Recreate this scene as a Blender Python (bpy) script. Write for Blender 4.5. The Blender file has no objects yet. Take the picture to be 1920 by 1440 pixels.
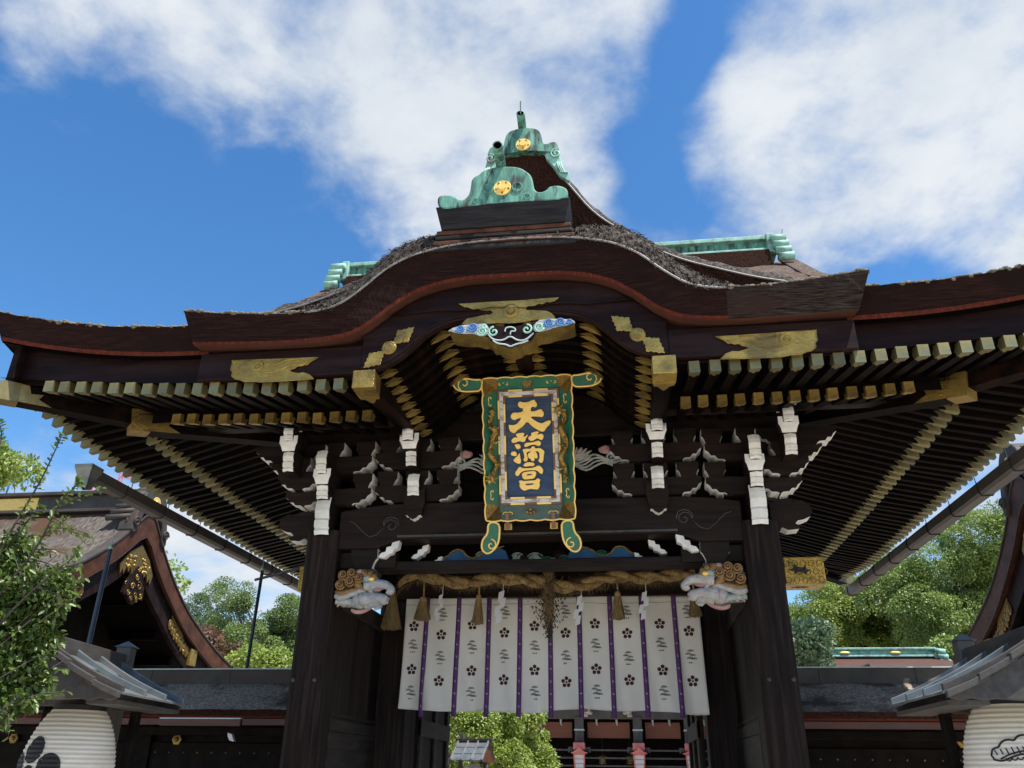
import bpy, math, random
import numpy as np
from mathutils import Matrix, Vector
random.seed(7); rng = np.random.default_rng(7)
scene = bpy.context.scene
col = scene.collection
R = math.radians

# ------------------------------------------------------------ camera
CAM = Vector((0.90, -8.62, 1.60))
yaw, pitch, roll = R(7.82), R(25.8), R(0.765)
fw = Vector((-math.sin(yaw)*math.cos(pitch), math.cos(yaw)*math.cos(pitch), math.sin(pitch)))
rt = Vector((math.cos(yaw), math.sin(yaw), 0)); up = rt.cross(fw)
rt, up = rt*math.cos(roll)+up*math.sin(roll), up*math.cos(roll)-rt*math.sin(roll)
cd = bpy.data.cameras.new('camera'); cam = bpy.data.objects.new('camera', cd); col.objects.link(cam)
cam.matrix_world = Matrix(((rt.x, up.x, -fw.x, CAM.x), (rt.y, up.y, -fw.y, CAM.y), (rt.z, up.z, -fw.z, CAM.z), (0, 0, 0, 1)))
cd.sensor_width = 36; cd.lens = 36*1510/1920; cd.clip_end = 3000; cd.clip_start = 0.05
scene.camera = cam

# ------------------------------------------------------------ sun, sky, exposure
SUN_EL, SUN_AZ = R(65), R(58)          # azimuth: turned to the right of straight behind the camera
sd = Vector((math.sin(SUN_AZ)*math.cos(SUN_EL), -math.cos(SUN_AZ)*math.cos(SUN_EL), math.sin(SUN_EL)))
sl = bpy.data.lights.new('sun', 'SUN'); sl.energy = 5.0; sl.angle = R(0.6); sl.color = (1, .955, .88)
so = bpy.data.objects.new('sun', sl); col.objects.link(so)
so.rotation_euler = sd.to_track_quat('Z', 'Y').to_euler(); so.location = (20, -30, 50)
scene.view_settings.view_transform = 'Standard'; scene.view_settings.look = 'None'
scene.view_settings.exposure = 0.7; scene.view_settings.gamma = 1

world = bpy.data.worlds.new('World'); scene.world = world; world.use_nodes = True
wt = world.node_tree; wt.nodes.clear()
def wn(t, **k):
    n = wt.nodes.new(t)
    for a, b in k.items(): setattr(n, a, b)
    return n
def wl(a, b): wt.links.new(a, b)
def wmath(op, a, b=None, clamp=False):
    n = wn('ShaderNodeMath', operation=op, use_clamp=clamp)
    for i, v in enumerate((a, b)):
        if v is None: continue
        if isinstance(v, (int, float)): n.inputs[i].default_value = v
        else: wl(v, n.inputs[i])
    return n.outputs[0]
sky = wn('ShaderNodeTexSky', sky_type='NISHITA', sun_disc=False)
sky.sun_elevation = SUN_EL; sky.sun_rotation = math.pi - SUN_AZ
sky.altitude = 50; sky.air_density = 1.0; sky.dust_density = 0.35; sky.ozone_density = 2.5
hs = wn('ShaderNodeHueSaturation'); hs.inputs['Saturation'].default_value = 1.27; hs.inputs['Value'].default_value = 1.22
wl(sky.outputs[0], hs.inputs['Color'])
bg1 = wn('ShaderNodeBackground'); bg1.inputs[1].default_value = 0.106; wl(hs.outputs[0], bg1.inputs[0])
tc = wn('ShaderNodeTexCoord')
nrm = wn('ShaderNodeVectorMath', operation='NORMALIZE'); wl(tc.outputs['Generated'], nrm.inputs[0])
# clouds drift on a flat layer overhead: project the direction on a plane
sx = wn('ShaderNodeSeparateXYZ'); wl(nrm.outputs[0], sx.inputs[0])
den = wmath('MAXIMUM', wmath('ADD', sx.outputs[2], 0.25), 0.05)
cx = wn('ShaderNodeCombineXYZ'); wl(wmath('DIVIDE', sx.outputs[0], den), cx.inputs[0]); wl(wmath('DIVIDE', sx.outputs[1], den), cx.inputs[1])
def wnoise(scale, detail, rough, dist=0.0, off=(0, 0, 0)):
    mp = wn('ShaderNodeMapping'); mp.inputs['Location'].default_value = off; wl(cx.outputs[0], mp.inputs[0])
    n = wn('ShaderNodeTexNoise'); n.inputs['Scale'].default_value = scale; n.inputs['Detail'].default_value = detail
    n.inputs['Roughness'].default_value = rough; n.inputs['Distortion'].default_value = dist
    wl(mp.outputs[0], n.inputs['Vector']); return n.outputs[0]
big = wnoise(1.3, 5, .5, .3, (3.1, 1.7, 0)); fine = wnoise(5.5, 9, .58, .25, (0.4, 5.2, 0))
# cloud banks and clear gaps: compass directions with a width (cosine falloff) and a weight
BANKS = [((-0.515, 0.504, 0.694), 182.378, 0.2), ((-0.396, 0.564, 0.725), 133.992, 0.28), ((-0.280, 0.629, 0.725), 102.588, 0.32), ((-0.170, 0.700, 0.694), 133.992, 0.34), ((-0.071, 0.659, 0.748), 102.588, 0.34), ((0.015, 0.646, 0.763), 410.351, 0.18), ((-0.161, 0.771, 0.616), 324.228, 0.28), ((-0.043, 0.758, 0.651), 324.228, 0.22), ((0.176, 0.655, 0.735), 535.968, 0.16), ((0.178, 0.731, 0.659), 535.968, 0.2), ((0.234, 0.787, 0.570), 535.968, 0.22), ((0.242, 0.678, 0.694), 182.378, 0.28), ((0.326, 0.706, 0.628), 102.588, 0.34), ((0.405, 0.650, 0.643), 102.588, 0.32), ((0.146, 0.693, 0.706), 1641.4, 0.2), ((0.113, 0.762, 0.638), 1356.53, 0.22), ((0.184, 0.761, 0.622), 535.968, 0.24), ((0.395, 0.735, 0.551), 410.351, 0.2), ((0.288, 0.761, 0.582), 324.228, 0.2), ((0.084, 0.722, 0.686), 2026.42, 0.2), ((0.074, 0.812, 0.579), 971.244, 0.12), ((0.072, 0.786, 0.614), 837.451, -0.26), ((0.040, 0.738, 0.673), 1139.86, -0.2), ((0.212, 0.805, 0.555), 971.244, 0.18), ((-0.564, 0.654, 0.504), 38.8498, -0.3), ((-0.372, 0.749, 0.548), 102.588, -0.3), ((-0.466, 0.654, 0.596), 133.992, -0.16), ((0.111, 0.649, 0.753), 971.244, -0.36), ((0.093, 0.690, 0.718), 1139.86, -0.34), ((0.064, 0.763, 0.644), 1356.53, -0.16), ((0.304, 0.799, 0.518), 410.351, -0.4), ((0.368, 0.784, 0.499), 535.968, -0.3), ((0.427, 0.762, 0.487), 1356.53, 0.4), ((-0.553, 0.528, 0.644), 410.351, 0.24), ((-0.578, 0.558, 0.596), 410.351, -0.12), ((-0.497, 0.548, 0.673), 729.513, -0.2), ((-0.432, 0.653, 0.622), 1356.53, 0.14), ((-0.480, 0.592, 0.648), 729.513, 0.12), ((-0.556, 0.577, 0.598), 1641.4, 0.1), ((-0.599, 0.747, 0.288), 182.378, 0.3), ((-0.450, 0.859, 0.245), 102.588, 0.38), ((-0.511, 0.816, 0.271), 262.625, 0.2), ((0.389, 0.884, 0.261), 102.588, 0.3), ((-0.556, 0.753, 0.351), 262.625, -0.15)]
puff = wnoise(13., 6, .6, .15, (2.2, 8.1, 0))
acc = wmath('ADD', wmath('ADD', wmath('MULTIPLY', big, 0.60), wmath('MULTIPLY', fine, 0.95)), wmath('MULTIPLY', puff, 0.46))
bank = None
for d, k, w in BANKS:
    v = wn('ShaderNodeVectorMath', operation='DOT_PRODUCT'); wl(nrm.outputs[0], v.inputs[0]); v.inputs[1].default_value = d
    e = wmath('MULTIPLY', wmath('EXPONENT', wmath('MULTIPLY', wmath('SUBTRACT', v.outputs['Value'], 1.0), k)), w)
    bank = e if bank is None else wmath('ADD', bank, e)
acc = wmath('ADD', acc, wmath('MAXIMUM', wmath('MULTIPLY', wmath('TANH', wmath('MULTIPLY', bank, 2.3)), 0.40), -0.5))
mr = wn('ShaderNodeMapRange', interpolation_type='SMOOTHSTEP'); wl(acc, mr.inputs[0])
mr.inputs[1].default_value = 0.90; mr.inputs[2].default_value = 1.44; mr.inputs[3].default_value = 0.0; mr.inputs[4].default_value = 0.97
cr = wn('ShaderNodeMapRange'); wl(wmath('ADD', wmath('MULTIPLY', acc, .6), wmath('MULTIPLY', wnoise(2.6, 6, .55, .4, (7, 2, 0)), .8)), cr.inputs[0])
cr.inputs[1].default_value = 0.95; cr.inputs[2].default_value = 1.4
cc = wn('ShaderNodeMix', data_type='RGBA'); wl(cr.outputs[0], cc.inputs[0])
cc.inputs[6].default_value = (.36, .41, .47, 1); cc.inputs[7].default_value = (.52, .545, .57, 1)
bg2 = wn('ShaderNodeBackground'); bg2.inputs[1].default_value = 1.0; wl(cc.outputs[2], bg2.inputs[0])
mx = wn('ShaderNodeMixShader'); wl(mr.outputs[0], mx.inputs[0]); wl(bg1.outputs[0], mx.inputs[1]); wl(bg2.outputs[0], mx.inputs[2])
wo = wn('ShaderNodeOutputWorld'); wl(mx.outputs[0], wo.inputs[0])

# ------------------------------------------------------------ materials
def mat(name, c1, c2=None, rough=.6, metal=0., scale=(4, 4, 4), detail=6., bump=0., bscale=None, c3=None, lo=.35, hi=.68, attr=None, transl=0., spec=.5, sharp=None, vary=0.):
    """procedural material: noise between two colours (a third as patches), noise bump; scale is in object metres"""
    m = bpy.data.materials.new(name); m.use_nodes = True
    t = m.node_tree; N = t.nodes; L = t.links; b = N['Principled BSDF']
    tcn = N.new('ShaderNodeTexCoord')
    def noise(sc, det, off=0.0):
        mp = N.new('ShaderNodeMapping'); mp.inputs['Scale'].default_value = sc; mp.inputs['Location'].default_value = (off, off*.7, off*.3)
        L.new(tcn.outputs['Object'], mp.inputs[0])
        n = N.new('ShaderNodeTexNoise'); n.inputs['Scale'].default_value = 1; n.inputs['Detail'].default_value = det; n.inputs['Roughness'].default_value = .6
        L.new(mp.outputs[0], n.inputs['Vector']); return n.outputs[0]
    if attr:
        an = N.new('ShaderNodeAttribute'); an.attribute_name = attr; fac = an.outputs['Fac']
    else: fac = noise(scale, detail)
    r = N.new('ShaderNodeValToRGB'); L.new(fac, r.inputs[0])
    c2 = c2 or tuple(x*.75 for x in c1)
    r.color_ramp.elements[0].position = 0. if attr else lo; r.color_ramp.elements[0].color = (*c1, 1)
    r.color_ramp.elements[1].position = 1. if attr else hi; r.color_ramp.elements[1].color = (*c2, 1)
    out = r.outputs[0]
    if c3:
        r3 = N.new('ShaderNodeValToRGB'); L.new(noise(tuple(s*.37 for s in scale) if not sharp else sharp, 8, 9.3), r3.inputs[0])
        r3.color_ramp.elements[0].position = .49; r3.color_ramp.elements[1].position = .62
        mxn = N.new('ShaderNodeMix'); mxn.data_type = 'RGBA'; L.new(r3.outputs[0], mxn.inputs[0]); L.new(out, mxn.inputs[6]); mxn.inputs[7].default_value = (*c3, 1); out = mxn.outputs[2]
    if vary:
        oi = N.new('ShaderNodeObjectInfo'); mm_ = N.new('ShaderNodeMapRange'); mm_.inputs[3].default_value = 1-vary; mm_.inputs[4].default_value = 1+vary*.6; L.new(oi.outputs['Random'], mm_.inputs[0])
        hv = N.new('ShaderNodeHueSaturation'); L.new(mm_.outputs[0], hv.inputs['Value']); L.new(out, hv.inputs['Color']); out = hv.outputs[0]
    L.new(out, b.inputs['Base Color'])
    b.inputs['Roughness'].default_value = rough; b.inputs['Metallic'].default_value = metal; b.inputs['Specular IOR Level'].default_value = spec
    if bump:
        bn = N.new('ShaderNodeBump'); bn.inputs['Strength'].default_value = bump; bn.inputs['Distance'].default_value = .02
        L.new(noise(bscale or scale, 8, 3.), bn.inputs['Height']); L.new(bn.outputs[0], b.inputs['Normal'])
    if transl:
        tr = N.new('ShaderNodeBsdfTranslucent'); L.new(out, tr.inputs[0]); ms = N.new('ShaderNodeMixShader'); ms.inputs[0].default_value = transl
        L.new(b.outputs[0], ms.inputs[1]); L.new(tr.outputs[0], ms.inputs[2]); L.new(ms.outputs[0], N['Material Output'].inputs[0])
    return m
M = {}
M['wood'] = mat('black_lacquered_wood', (.007, .005, .0045), (.019, .0125, .0105), .55, scale=(14, 14, 1.4), bump=.25, c3=(.028, .018, .015), sharp=(22, 22, 1.1), spec=.09, vary=.3)
M['woodx'] = mat('black_wood_beam', (.008, .006, .0055), (.021, .015, .013), .55, scale=(1.4, 14, 16), bump=.25, c3=(.019, .012, .010), spec=.09)
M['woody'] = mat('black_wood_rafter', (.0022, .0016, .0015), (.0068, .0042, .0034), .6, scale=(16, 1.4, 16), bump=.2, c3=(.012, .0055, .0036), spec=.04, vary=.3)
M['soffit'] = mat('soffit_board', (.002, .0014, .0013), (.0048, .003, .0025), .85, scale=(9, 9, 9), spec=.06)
M['hafu'] = mat('bargeboard_wood', (.008, .004, .004), (.018, .008, .0075), .5, scale=(2, 14, 14), bump=.15, c3=(.022, .012, .011), spec=.09)
M['redwood'] = mat('red_brown_plank', (.05, .018, .011), (.09, .03, .016), .6, scale=(2, 12, 20), bump=.2)
M['brownwood'] = mat('brown_gable_wood', (.05, .021, .012), (.115, .048, .027), .5, scale=(8, 3, 3), bump=.3, bscale=(20, 6, 6), spec=.12)
M['oldwood'] = mat('weathered_grey_wood', (.024, .022, .021), (.062, .057, .054), .7, scale=(10, 3, 10), bump=.3, c3=(.05, .042, .036))
M['thatch'] = mat('bark_thatch_top', (.022, .018, .0155), (.155, .135, .118), .95, scale=(34, 9, 34), detail=8, bump=1., bscale=(60, 14, 60), c3=(.045, .036, .028), lo=.4, hi=.66, spec=.08)
M['thatchx'] = mat('bark_thatch_slope', (.06, .04, .03), (.22, .185, .16), .95, scale=(40, 26, 40), detail=8, bump=1., bscale=(70, 40, 70), c3=(.11, .065, .045), lo=.4, hi=.66, sharp=(1.6, 1.6, 1.6), spec=.08)
M['thatchg'] = mat('grey_corridor_thatch', (.18, .14, .105), (.52, .42, .335), .95, scale=(30, 30, 40), detail=8, bump=1., bscale=(60, 60, 70), c3=(.10, .075, .055), lo=.38, hi=.66, sharp=(2, 2, 2), spec=.08)
M['thatchh'] = mat('streaked_hall_thatch', (.045, .036, .030), (.20, .175, .155), .95, scale=(70, 5, 9), detail=8, bump=1., bscale=(90, 9, 14), c3=(.085, .048, .032), lo=.38, hi=.66, sharp=(1.0, 1.3, 1.3), spec=.08)
M['railwood'] = mat('worn_rail_wood', (.016, .012, .010), (.042, .033, .027), .6, scale=(14, 2, 14), bump=.3, spec=.15)
M['cut'] = mat('thatch_cut_edge', (.0065, .003, .0028), (.034, .0135, .011), .85, scale=(5, 5, 150), detail=8, bump=.5, bscale=(7, 7, 190), c3=(.013, .006, .0055), lo=.36, hi=.7, sharp=(2.2, 2.2, 5), spec=.08)
M['cutw'] = mat('weathered_lit_thatch_cut', (.011, .007, .006), (.085, .066, .052), .9, scale=(6, 6, 130), detail=8, bump=.6, bscale=(8, 8, 170), c3=(.035, .02, .016), lo=.42, hi=.75, sharp=(1.8, 1.8, 7), spec=.08)
M['redband'] = mat('red_shingle_band', (.055, .010, .005), (.135, .026, .011), .6, scale=(70, 70, 6), bump=.4, c3=(.06, .014, .009), spec=.08)
M['cutplain'] = mat('gable_thatch_cut', (.011, .005, .004), (.065, .026, .016), .9, scale=(45, 45, 60), detail=7, bump=.9, bscale=(50, 50, 70), lo=.36, hi=.7, spec=.08)
M['moss'] = mat('mossy_thatch_tuft', (.10, .085, .055), (.26, .23, .17), .95, scale=(30, 30, 30), bump=1., bscale=(60, 60, 60), c3=(.09, .085, .05))
M['blackbox'] = mat('black_ridge_box', (.010, .009, .010), (.028, .026, .026), .6, scale=(3, 20, 30), bump=.4, bscale=(3, 20, 60), spec=.15)
M['trim'] = mat('edge_trim', (.15, .145, .14), (.25, .24, .235), .5, scale=(3, 20, 20))
M['gold'] = mat('gilt_brass', (.36, .24, .055), (.50, .345, .095), .42, .7, scale=(9, 9, 9), bump=.5, bscale=(40, 40, 40), c3=(.22, .15, .05), vary=.35)
M['goldleaf'] = mat('gold_leaf', (.80, .53, .13), (.88, .62, .20), .5, .35, scale=(14, 14, 14), bump=.25, bscale=(30, 30, 30))
M['brass'] = mat('dull_brass_cap', (.19, .155, .06), (.28, .23, .095), .5, .55, scale=(12, 12, 12), bump=.2, c3=(.16, .17, .10), vary=.35)
M['bronze'] = mat('dark_gilt', (.16, .095, .025), (.33, .21, .06), .4, .75, scale=(40, 40, 40), bump=.3)
M['white'] = mat('white_gofun_paint', (.62, .62, .60), (.76, .76, .74), .75, scale=(8, 8, 8), bump=.1, c3=(.55, .55, .52))
M['verd'] = mat('verdigris_copper', (.045, .16, .12), (.15, .37, .285), .7, .1, scale=(14, 14, 3.0), detail=10, bump=.3, c3=(.028, .040, .034), sharp=(13, 13, 3.6))
M['verdl'] = mat('pale_verdigris', (.18, .38, .30), (.30, .52, .43), .65, .1, scale=(6, 6, 6), detail=9, bump=.15, c3=(.16, .22, .18), sharp=(7, 7, 7))
M['slate'] = mat('dark_copper_sheet', (.045, .040, .035), (.080, .072, .062), .6, .0, scale=(3, 3, 3), bump=.1, c3=(.06, .045, .04), spec=.2)
M['copper'] = mat('grey_copper_roof', (.10, .115, .12), (.20, .225, .23), .42, .45, scale=(5, 5, 5), bump=.1, c3=(.20, .20, .195))
M['gutter'] = mat('brown_gutter', (.075, .066, .064), (.10, .088, .085), .5, .2, scale=(4, 4, 4))
M['pipe'] = mat('blue_grey_pipe', (.05, .06, .07), (.08, .09, .10), .45, .2, scale=(4, 4, 4))
M['cloth'] = mat('white_curtain_cloth', (.68, .66, .61), (.76, .74, .69), .9, scale=(2, 2, 1), bump=.08, bscale=(160, 160, 160), transl=.25)
M['purple'] = mat('purple_ribbon', (.055, .012, .085), (.085, .022, .12), .7, scale=(20, 20, 20))
M['lilac'] = mat('ribbon_crest', (.42, .36, .48), (.5, .44, .56), .8)
M['plum'] = mat('dark_red_print', (.035, .006, .008), (.045, .008, .010), .85)
M['ink'] = mat('grey_black_print', (.07, .065, .06), (.10, .095, .09), .9)
M['straw'] = mat('rice_straw', (.24, .15, .055), (.44, .31, .13), .85, scale=(40, 40, 40), bump=.6, bscale=(90, 90, 90), c3=(.16, .10, .04))
M['strawd'] = mat('aged_straw', (.13, .085, .035), (.27, .19, .085), .9, scale=(60, 60, 12), bump=.4)
M['paper'] = mat('white_paper', (.72, .74, .78), (.78, .8, .83), .8, scale=(3, 3, 3), transl=.3)
M['deadleaf'] = mat('dry_dark_leaf', (.020, .016, .009), (.05, .036, .016), .8, scale=(20, 20, 20))
M['pgreen'] = mat('green_plaque_lacquer', (.008, .095, .055), (.014, .15, .085), .5, scale=(7, 7, 7), bump=.1, c3=(.02, .11, .075))
M['pgrey'] = mat('faded_green_lacquer', (.085, .13, .105), (.13, .175, .14), .6, scale=(12, 12, 12), bump=.1)
M['pblue'] = mat('blue_plaque_field', (.007, .028, .085), (.014, .048, .12), .6, scale=(6, 6, 26), bump=.35, bscale=(20, 20, 40), c3=(.03, .06, .095))
M['pwhite'] = mat('worn_white_frame', (.50, .51, .51), (.60, .61, .61), .7, scale=(10, 10, 30), bump=.3, c3=(.30, .22, .21), sharp=(9, 9, 26))
M['pbrown'] = mat('brown_plaque_frame', (.13, .055, .022), (.20, .09, .035), .5, scale=(10, 10, 10))
M['carvew'] = mat('carved_white', (.32, .30, .28), (.46, .44, .42), .7, scale=(16, 16, 16), bump=1., bscale=(26, 26, 44), c3=(.36, .30, .30))
M['carvet'] = mat('carved_teal', (.14, .22, .20), (.36, .44, .41), .7, scale=(16, 16, 16), bump=1., bscale=(26, 26, 44), c3=(.40, .44, .42))
M['carveb'] = mat('carved_blue_white', (.24, .26, .28), (.40, .40, .40), .7, scale=(18, 18, 18), bump=1., bscale=(26, 26, 44))
M['carvep'] = mat('carved_pink', (.33, .16, .15), (.46, .28, .26), .7, scale=(16, 16, 16))
M['curl'] = mat('gilded_brown_curl', (.16, .085, .028), (.29, .165, .06), .45, .4, scale=(30, 30, 30), bump=.3)
M['curld'] = mat('brown_curl_ground', (.085, .035, .012), (.17, .075, .028), .6, scale=(30, 30, 30), bump=.3)
M['cblue'] = mat('blue_cloud_paint', (.008, .065, .17), (.015, .10, .24), .7, scale=(8, 8, 8))
M['bblue'] = mat('bright_blue_cloud', (.03, .13, .38), (.06, .22, .5), .65, scale=(12, 12, 12))
M['mint'] = mat('mint_cloud', (.22, .46, .36), (.36, .58, .48), .65, scale=(12, 12, 12))
M['pale'] = mat('pale_outline', (.36, .44, .44), (.46, .54, .54), .65, scale=(12, 12, 12))
M['lpaper'] = mat('lantern_paper', (.74, .70, .62), (.84, .81, .75), .8, scale=(3, 3, 12), bump=.08, transl=.25, c3=(.72, .67, .57))
M['black'] = mat('black_ink', (.007, .007, .008), (.012, .012, .013), .7)
M['stone'] = mat('pale_gravel', (.46, .40, .32), (.58, .52, .43), .95, scale=(3, 3, 3), bump=.5, bscale=(40, 40, 40))
M['leafn'] = mat('near_leaf', (.036, .072, .012), (.13, .195, .036), .42, attr='leaf_tone', transl=.3)
M['leafd'] = mat('dark_tree_leaf', (.08, .135, .035), (.20, .28, .07), .5, attr='leaf_tone', transl=.28)
M['leafm'] = mat('mid_tree_leaf', (.105, .165, .035), (.29, .39, .088), .5, attr='leaf_tone', transl=.3)
M['leafy'] = mat('yellow_green_leaf', (.13, .20, .028), (.34, .42, .08), .5, attr='leaf_tone', transl=.32)
M['leafb'] = mat('blue_green_leaf', (.06, .11, .055), (.16, .24, .12), .5, attr='leaf_tone', transl=.25)
M['leafr'] = mat('reddish_leaf', (.085, .040, .022), (.18, .10, .05), .5, attr='leaf_tone', transl=.3)
M['bark'] = mat('tree_bark', (.035, .027, .02), (.075, .06, .047), .9, scale=(9, 9, 3), bump=.6)
M['vermil'] = mat('pink_red_lacquer', (.50, .13, .11), (.62, .22, .19), .5, scale=(8, 8, 8))
M['glow'] = mat('white_lantern_pane', (.70, .72, .74), (.78, .8, .82), .5, transl=.3)
M['blind'] = mat('bamboo_blind', (.16, .055, .03), (.22, .08, .042), .7, scale=(1, 1, 60), bump=.3)
M['blackhall'] = mat('dark_hall_wood', (.005, .004, .0038), (.013, .010, .009), .6, scale=(6, 6, 6), spec=.06)
M['greywood'] = mat('grey_post_wood', (.055, .05, .048), (.09, .082, .076), .7, scale=(9, 9, 2))
M['redsteel'] = mat('red_white_steel', (.45, .06, .05), (.52, .10, .09), .5)
M['orange'] = mat('orange_board', (.55, .22, .06), (.62, .30, .10), .6, scale=(9, 9, 9))

# ------------------------------------------------------------ mesh helpers
def link(name, me, mats, parent=None, smooth=False, loc=None):
    for m in (mats if isinstance(mats, (list, tuple)) else [mats]): me.materials.append(M[m])
    if smooth: me.polygons.foreach_set('use_smooth', [True]*len(me.polygons))
    o = bpy.data.objects.new(name, me); col.objects.link(o)
    if parent is not None: o.parent = parent
    if loc is not None: o.location = loc
    return o
def tag(o, label=None, cat=None, group=None, kind=None):
    if label: o['label'] = label
    if cat: o['category'] = cat
    if group: o['group'] = group
    if kind: o['kind'] = kind
    return o
def thing(name, label, cat, loc=(0, 0, 0), rz=0., group=None):
    o = bpy.data.objects.new(name, None); col.objects.link(o); o.location = loc; o.rotation_euler = (0, 0, rz); o.empty_display_size = .2
    return tag(o, label, cat, group)
def clone(o, parent):
    c = o.copy(); col.objects.link(c); c.parent = parent; return c
def bevel(o, w=.008, seg=2):
    b = o.modifiers.new('bevel', 'BEVEL'); b.width = w; b.segments = seg; b.limit_method = 'ANGLE'; b.angle_limit = R(35); return o
def frames(path):
    P = [Vector(p) for p in path]; out = []; ref = None
    for i, p in enumerate(P):
        t = (P[min(i+1, len(P)-1)]-P[max(i-1, 0)]).normalized()
        if ref is None:
            ref = Vector((0, 0, 1)) if abs(t.z) < .9 else Vector((0, 1, 0))
        a = (ref-t*ref.dot(t)).normalized(); b = t.cross(a); ref = a
        out.append((p, a, b))
    return out
class MB:
    def __init__(s, xf=None): s.v = []; s.f = []; s.m = []; s.xf = xf
    def add(s, vs, fs, m=0):
        n = len(s.v)
        if s.xf is not None: vs = [s.xf @ Vector(p) for p in vs]
        s.v += [tuple(p) for p in vs]; s.f += [tuple(i+n for i in f) for f in fs]
        s.m += (m if isinstance(m, list) else [m]*len(fs)); return s
    def box(s, x0, x1, y0, y1, z0, z1, m=0):
        return s.add([(x0, y0, z0), (x1, y0, z0), (x1, y1, z0), (x0, y1, z0), (x0, y0, z1), (x1, y0, z1), (x1, y1, z1), (x0, y1, z1)],
                     [(0, 3, 2, 1), (4, 5, 6, 7), (0, 1, 5, 4), (1, 2, 6, 5), (2, 3, 7, 6), (3, 0, 4, 7)], m)
    def beam(s, p, q, w, h, m=0, upv=(0, 0, 1)):
        p, q = Vector(p), Vector(q); t = (q-p).normalized(); a = t.cross(Vector(upv)).normalized(); b = a.cross(t)
        vs = [c+a*(i*w/2)+b*(j*h/2) for c in (p, q) for i, j in ((-1, -1), (1, -1), (1, 1), (-1, 1))]
        return s.add(vs, [(0, 1, 2, 3), (7, 6, 5, 4), (0, 4, 5, 1), (1, 5, 6, 2), (2, 6, 7, 3), (3, 7, 4, 0)], m)
    def prism(s, pts, ax, d0, d1, mc=0, ms=0):
        """2-D outline pts extruded from d0 to d1 along ax ('y': pts are x,z; 'x': pts are y,z; 'z': pts are x,y); ms: one index or a function of the edge number"""
        n = len(pts)
        g = {'y': lambda a, b, d: (a, d, b), 'x': lambda a, b, d: (d, a, b), 'z': lambda a, b, d: (a, b, d)}[ax]
        vs = [g(a, b, d0) for a, b in pts]+[g(a, b, d1) for a, b in pts]
        fs = [tuple(range(n)), tuple(range(2*n-1, n-1, -1))]+[(i, i+n, (i+1) % n+n, (i+1) % n) for i in range(n)]
        mm = [mc, mc]+[(ms(i) if callable(ms) else ms) for i in range(n)]
        return s.add(vs, fs, mm)
    def tube(s, path, r, n=8, m=0, cap=True, sq=1.):
        F = frames(path); k = len(F); rr = r if isinstance(r, (list, tuple)) else [r]*k; vs = []
        for (p, a, b), q in zip(F, rr):
            vs += [p+a*(q*math.cos(2*math.pi*j/n))+b*(q*sq*math.sin(2*math.pi*j/n)) for j in range(n)]
        fs = [(i*n+j, i*n+(j+1) % n, (i+1)*n+(j+1) % n, (i+1)*n+j) for i in range(k-1) for j in range(n)]
        if cap: fs += [tuple(range(n-1, -1, -1)), tuple(range((k-1)*n, k*n))]
        return s.add(vs, fs, m)
    def ball(s, c, r, nu=12, nv=8, m=0):
        r = r if isinstance(r, (tuple, list)) else (r, r, r); vs = [(c[0], c[1], c[2]+r[2])]
        for i in range(1, nv):
            t = math.pi*i/nv
            vs += [(c[0]+r[0]*math.sin(t)*math.cos(2*math.pi*j/nu), c[1]+r[1]*math.sin(t)*math.sin(2*math.pi*j/nu), c[2]+r[2]*math.cos(t)) for j in range(nu)]
        vs.append((c[0], c[1], c[2]-r[2])); e = len(vs)-1
        fs = [(0, 1+j, 1+(j+1) % nu) for j in range(nu)]
        fs += [(1+i*nu+j, 1+(i+1)*nu+j, 1+(i+1)*nu+(j+1) % nu, 1+i*nu+(j+1) % nu) for i in range(nv-2) for j in range(nu)]
        fs += [(e, 1+(nv-2)*nu+(j+1) % nu, 1+(nv-2)*nu+j) for j in range(nu)]
        return s.add(vs, fs, m)
    def lathe(s, prof, c, n=24, m=0, ax='z'):
        vs = []; k = len(prof)
        for r, h in prof:
            for j in range(n):
                a = 2*math.pi*j/n; u, v = r*math.cos(a), r*math.sin(a)
                vs.append((c[0]+u, c[1]+v, c[2]+h) if ax == 'z' else (c[0]+u, c[1]+h, c[2]+v) if ax == 'y' else (c[0]+h, c[1]+u, c[2]+v))
        return s.add(vs, [(i*n+j, i*n+(j+1) % n, (i+1)*n+(j+1) % n, (i+1)*n+j) for i in range(k-1) for j in range(n)], m)
    def disc(s, c, r, n=20, m=0, ax='y', h=.01):
        p = [(c[0]+r*math.cos(2*math.pi*j/n), (c[2] if ax == 'y' else c[1])+r*math.sin(2*math.pi*j/n)) for j in range(n)]
        return s.prism(p, ax, (c[1] if ax == 'y' else c[2])-h, (c[1] if ax == 'y' else c[2]), m, m)
    def grid(s, fn, nu, nv, m=0):
        vs = [fn(i/nu, j/nv) for i in range(nu+1) for j in range(nv+1)]
        return s.add(vs, [(i*(nv+1)+j, (i+1)*(nv+1)+j, (i+1)*(nv+1)+j+1, i*(nv+1)+j+1) for i in range(nu) for j in range(nv)], m)
    def mesh(s, name='part'):
        me = bpy.data.meshes.new(name); me.from_pydata(s.v, [], s.f); me.polygons.foreach_set('material_index', s.m); me.update(); return me
    def build(s, name, mats, parent=None, smooth=False): return link(name, s.mesh(name), mats, parent, smooth)
def mir(pts): return [(-a, b) for a, b in pts][::-1]
def chaikin(p, k=1, closed=True):
    for _ in range(k):
        q = []; n = len(p)
        for i in range(n if closed else n-1):
            a, b = p[i], p[(i+1) % n]
            q += [tuple(.75*x+.25*y for x, y in zip(a, b)), tuple(.25*x+.75*y for x, y in zip(a, b))]
        p = q if closed else [p[0]]+q+[p[-1]]
    return p
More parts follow.
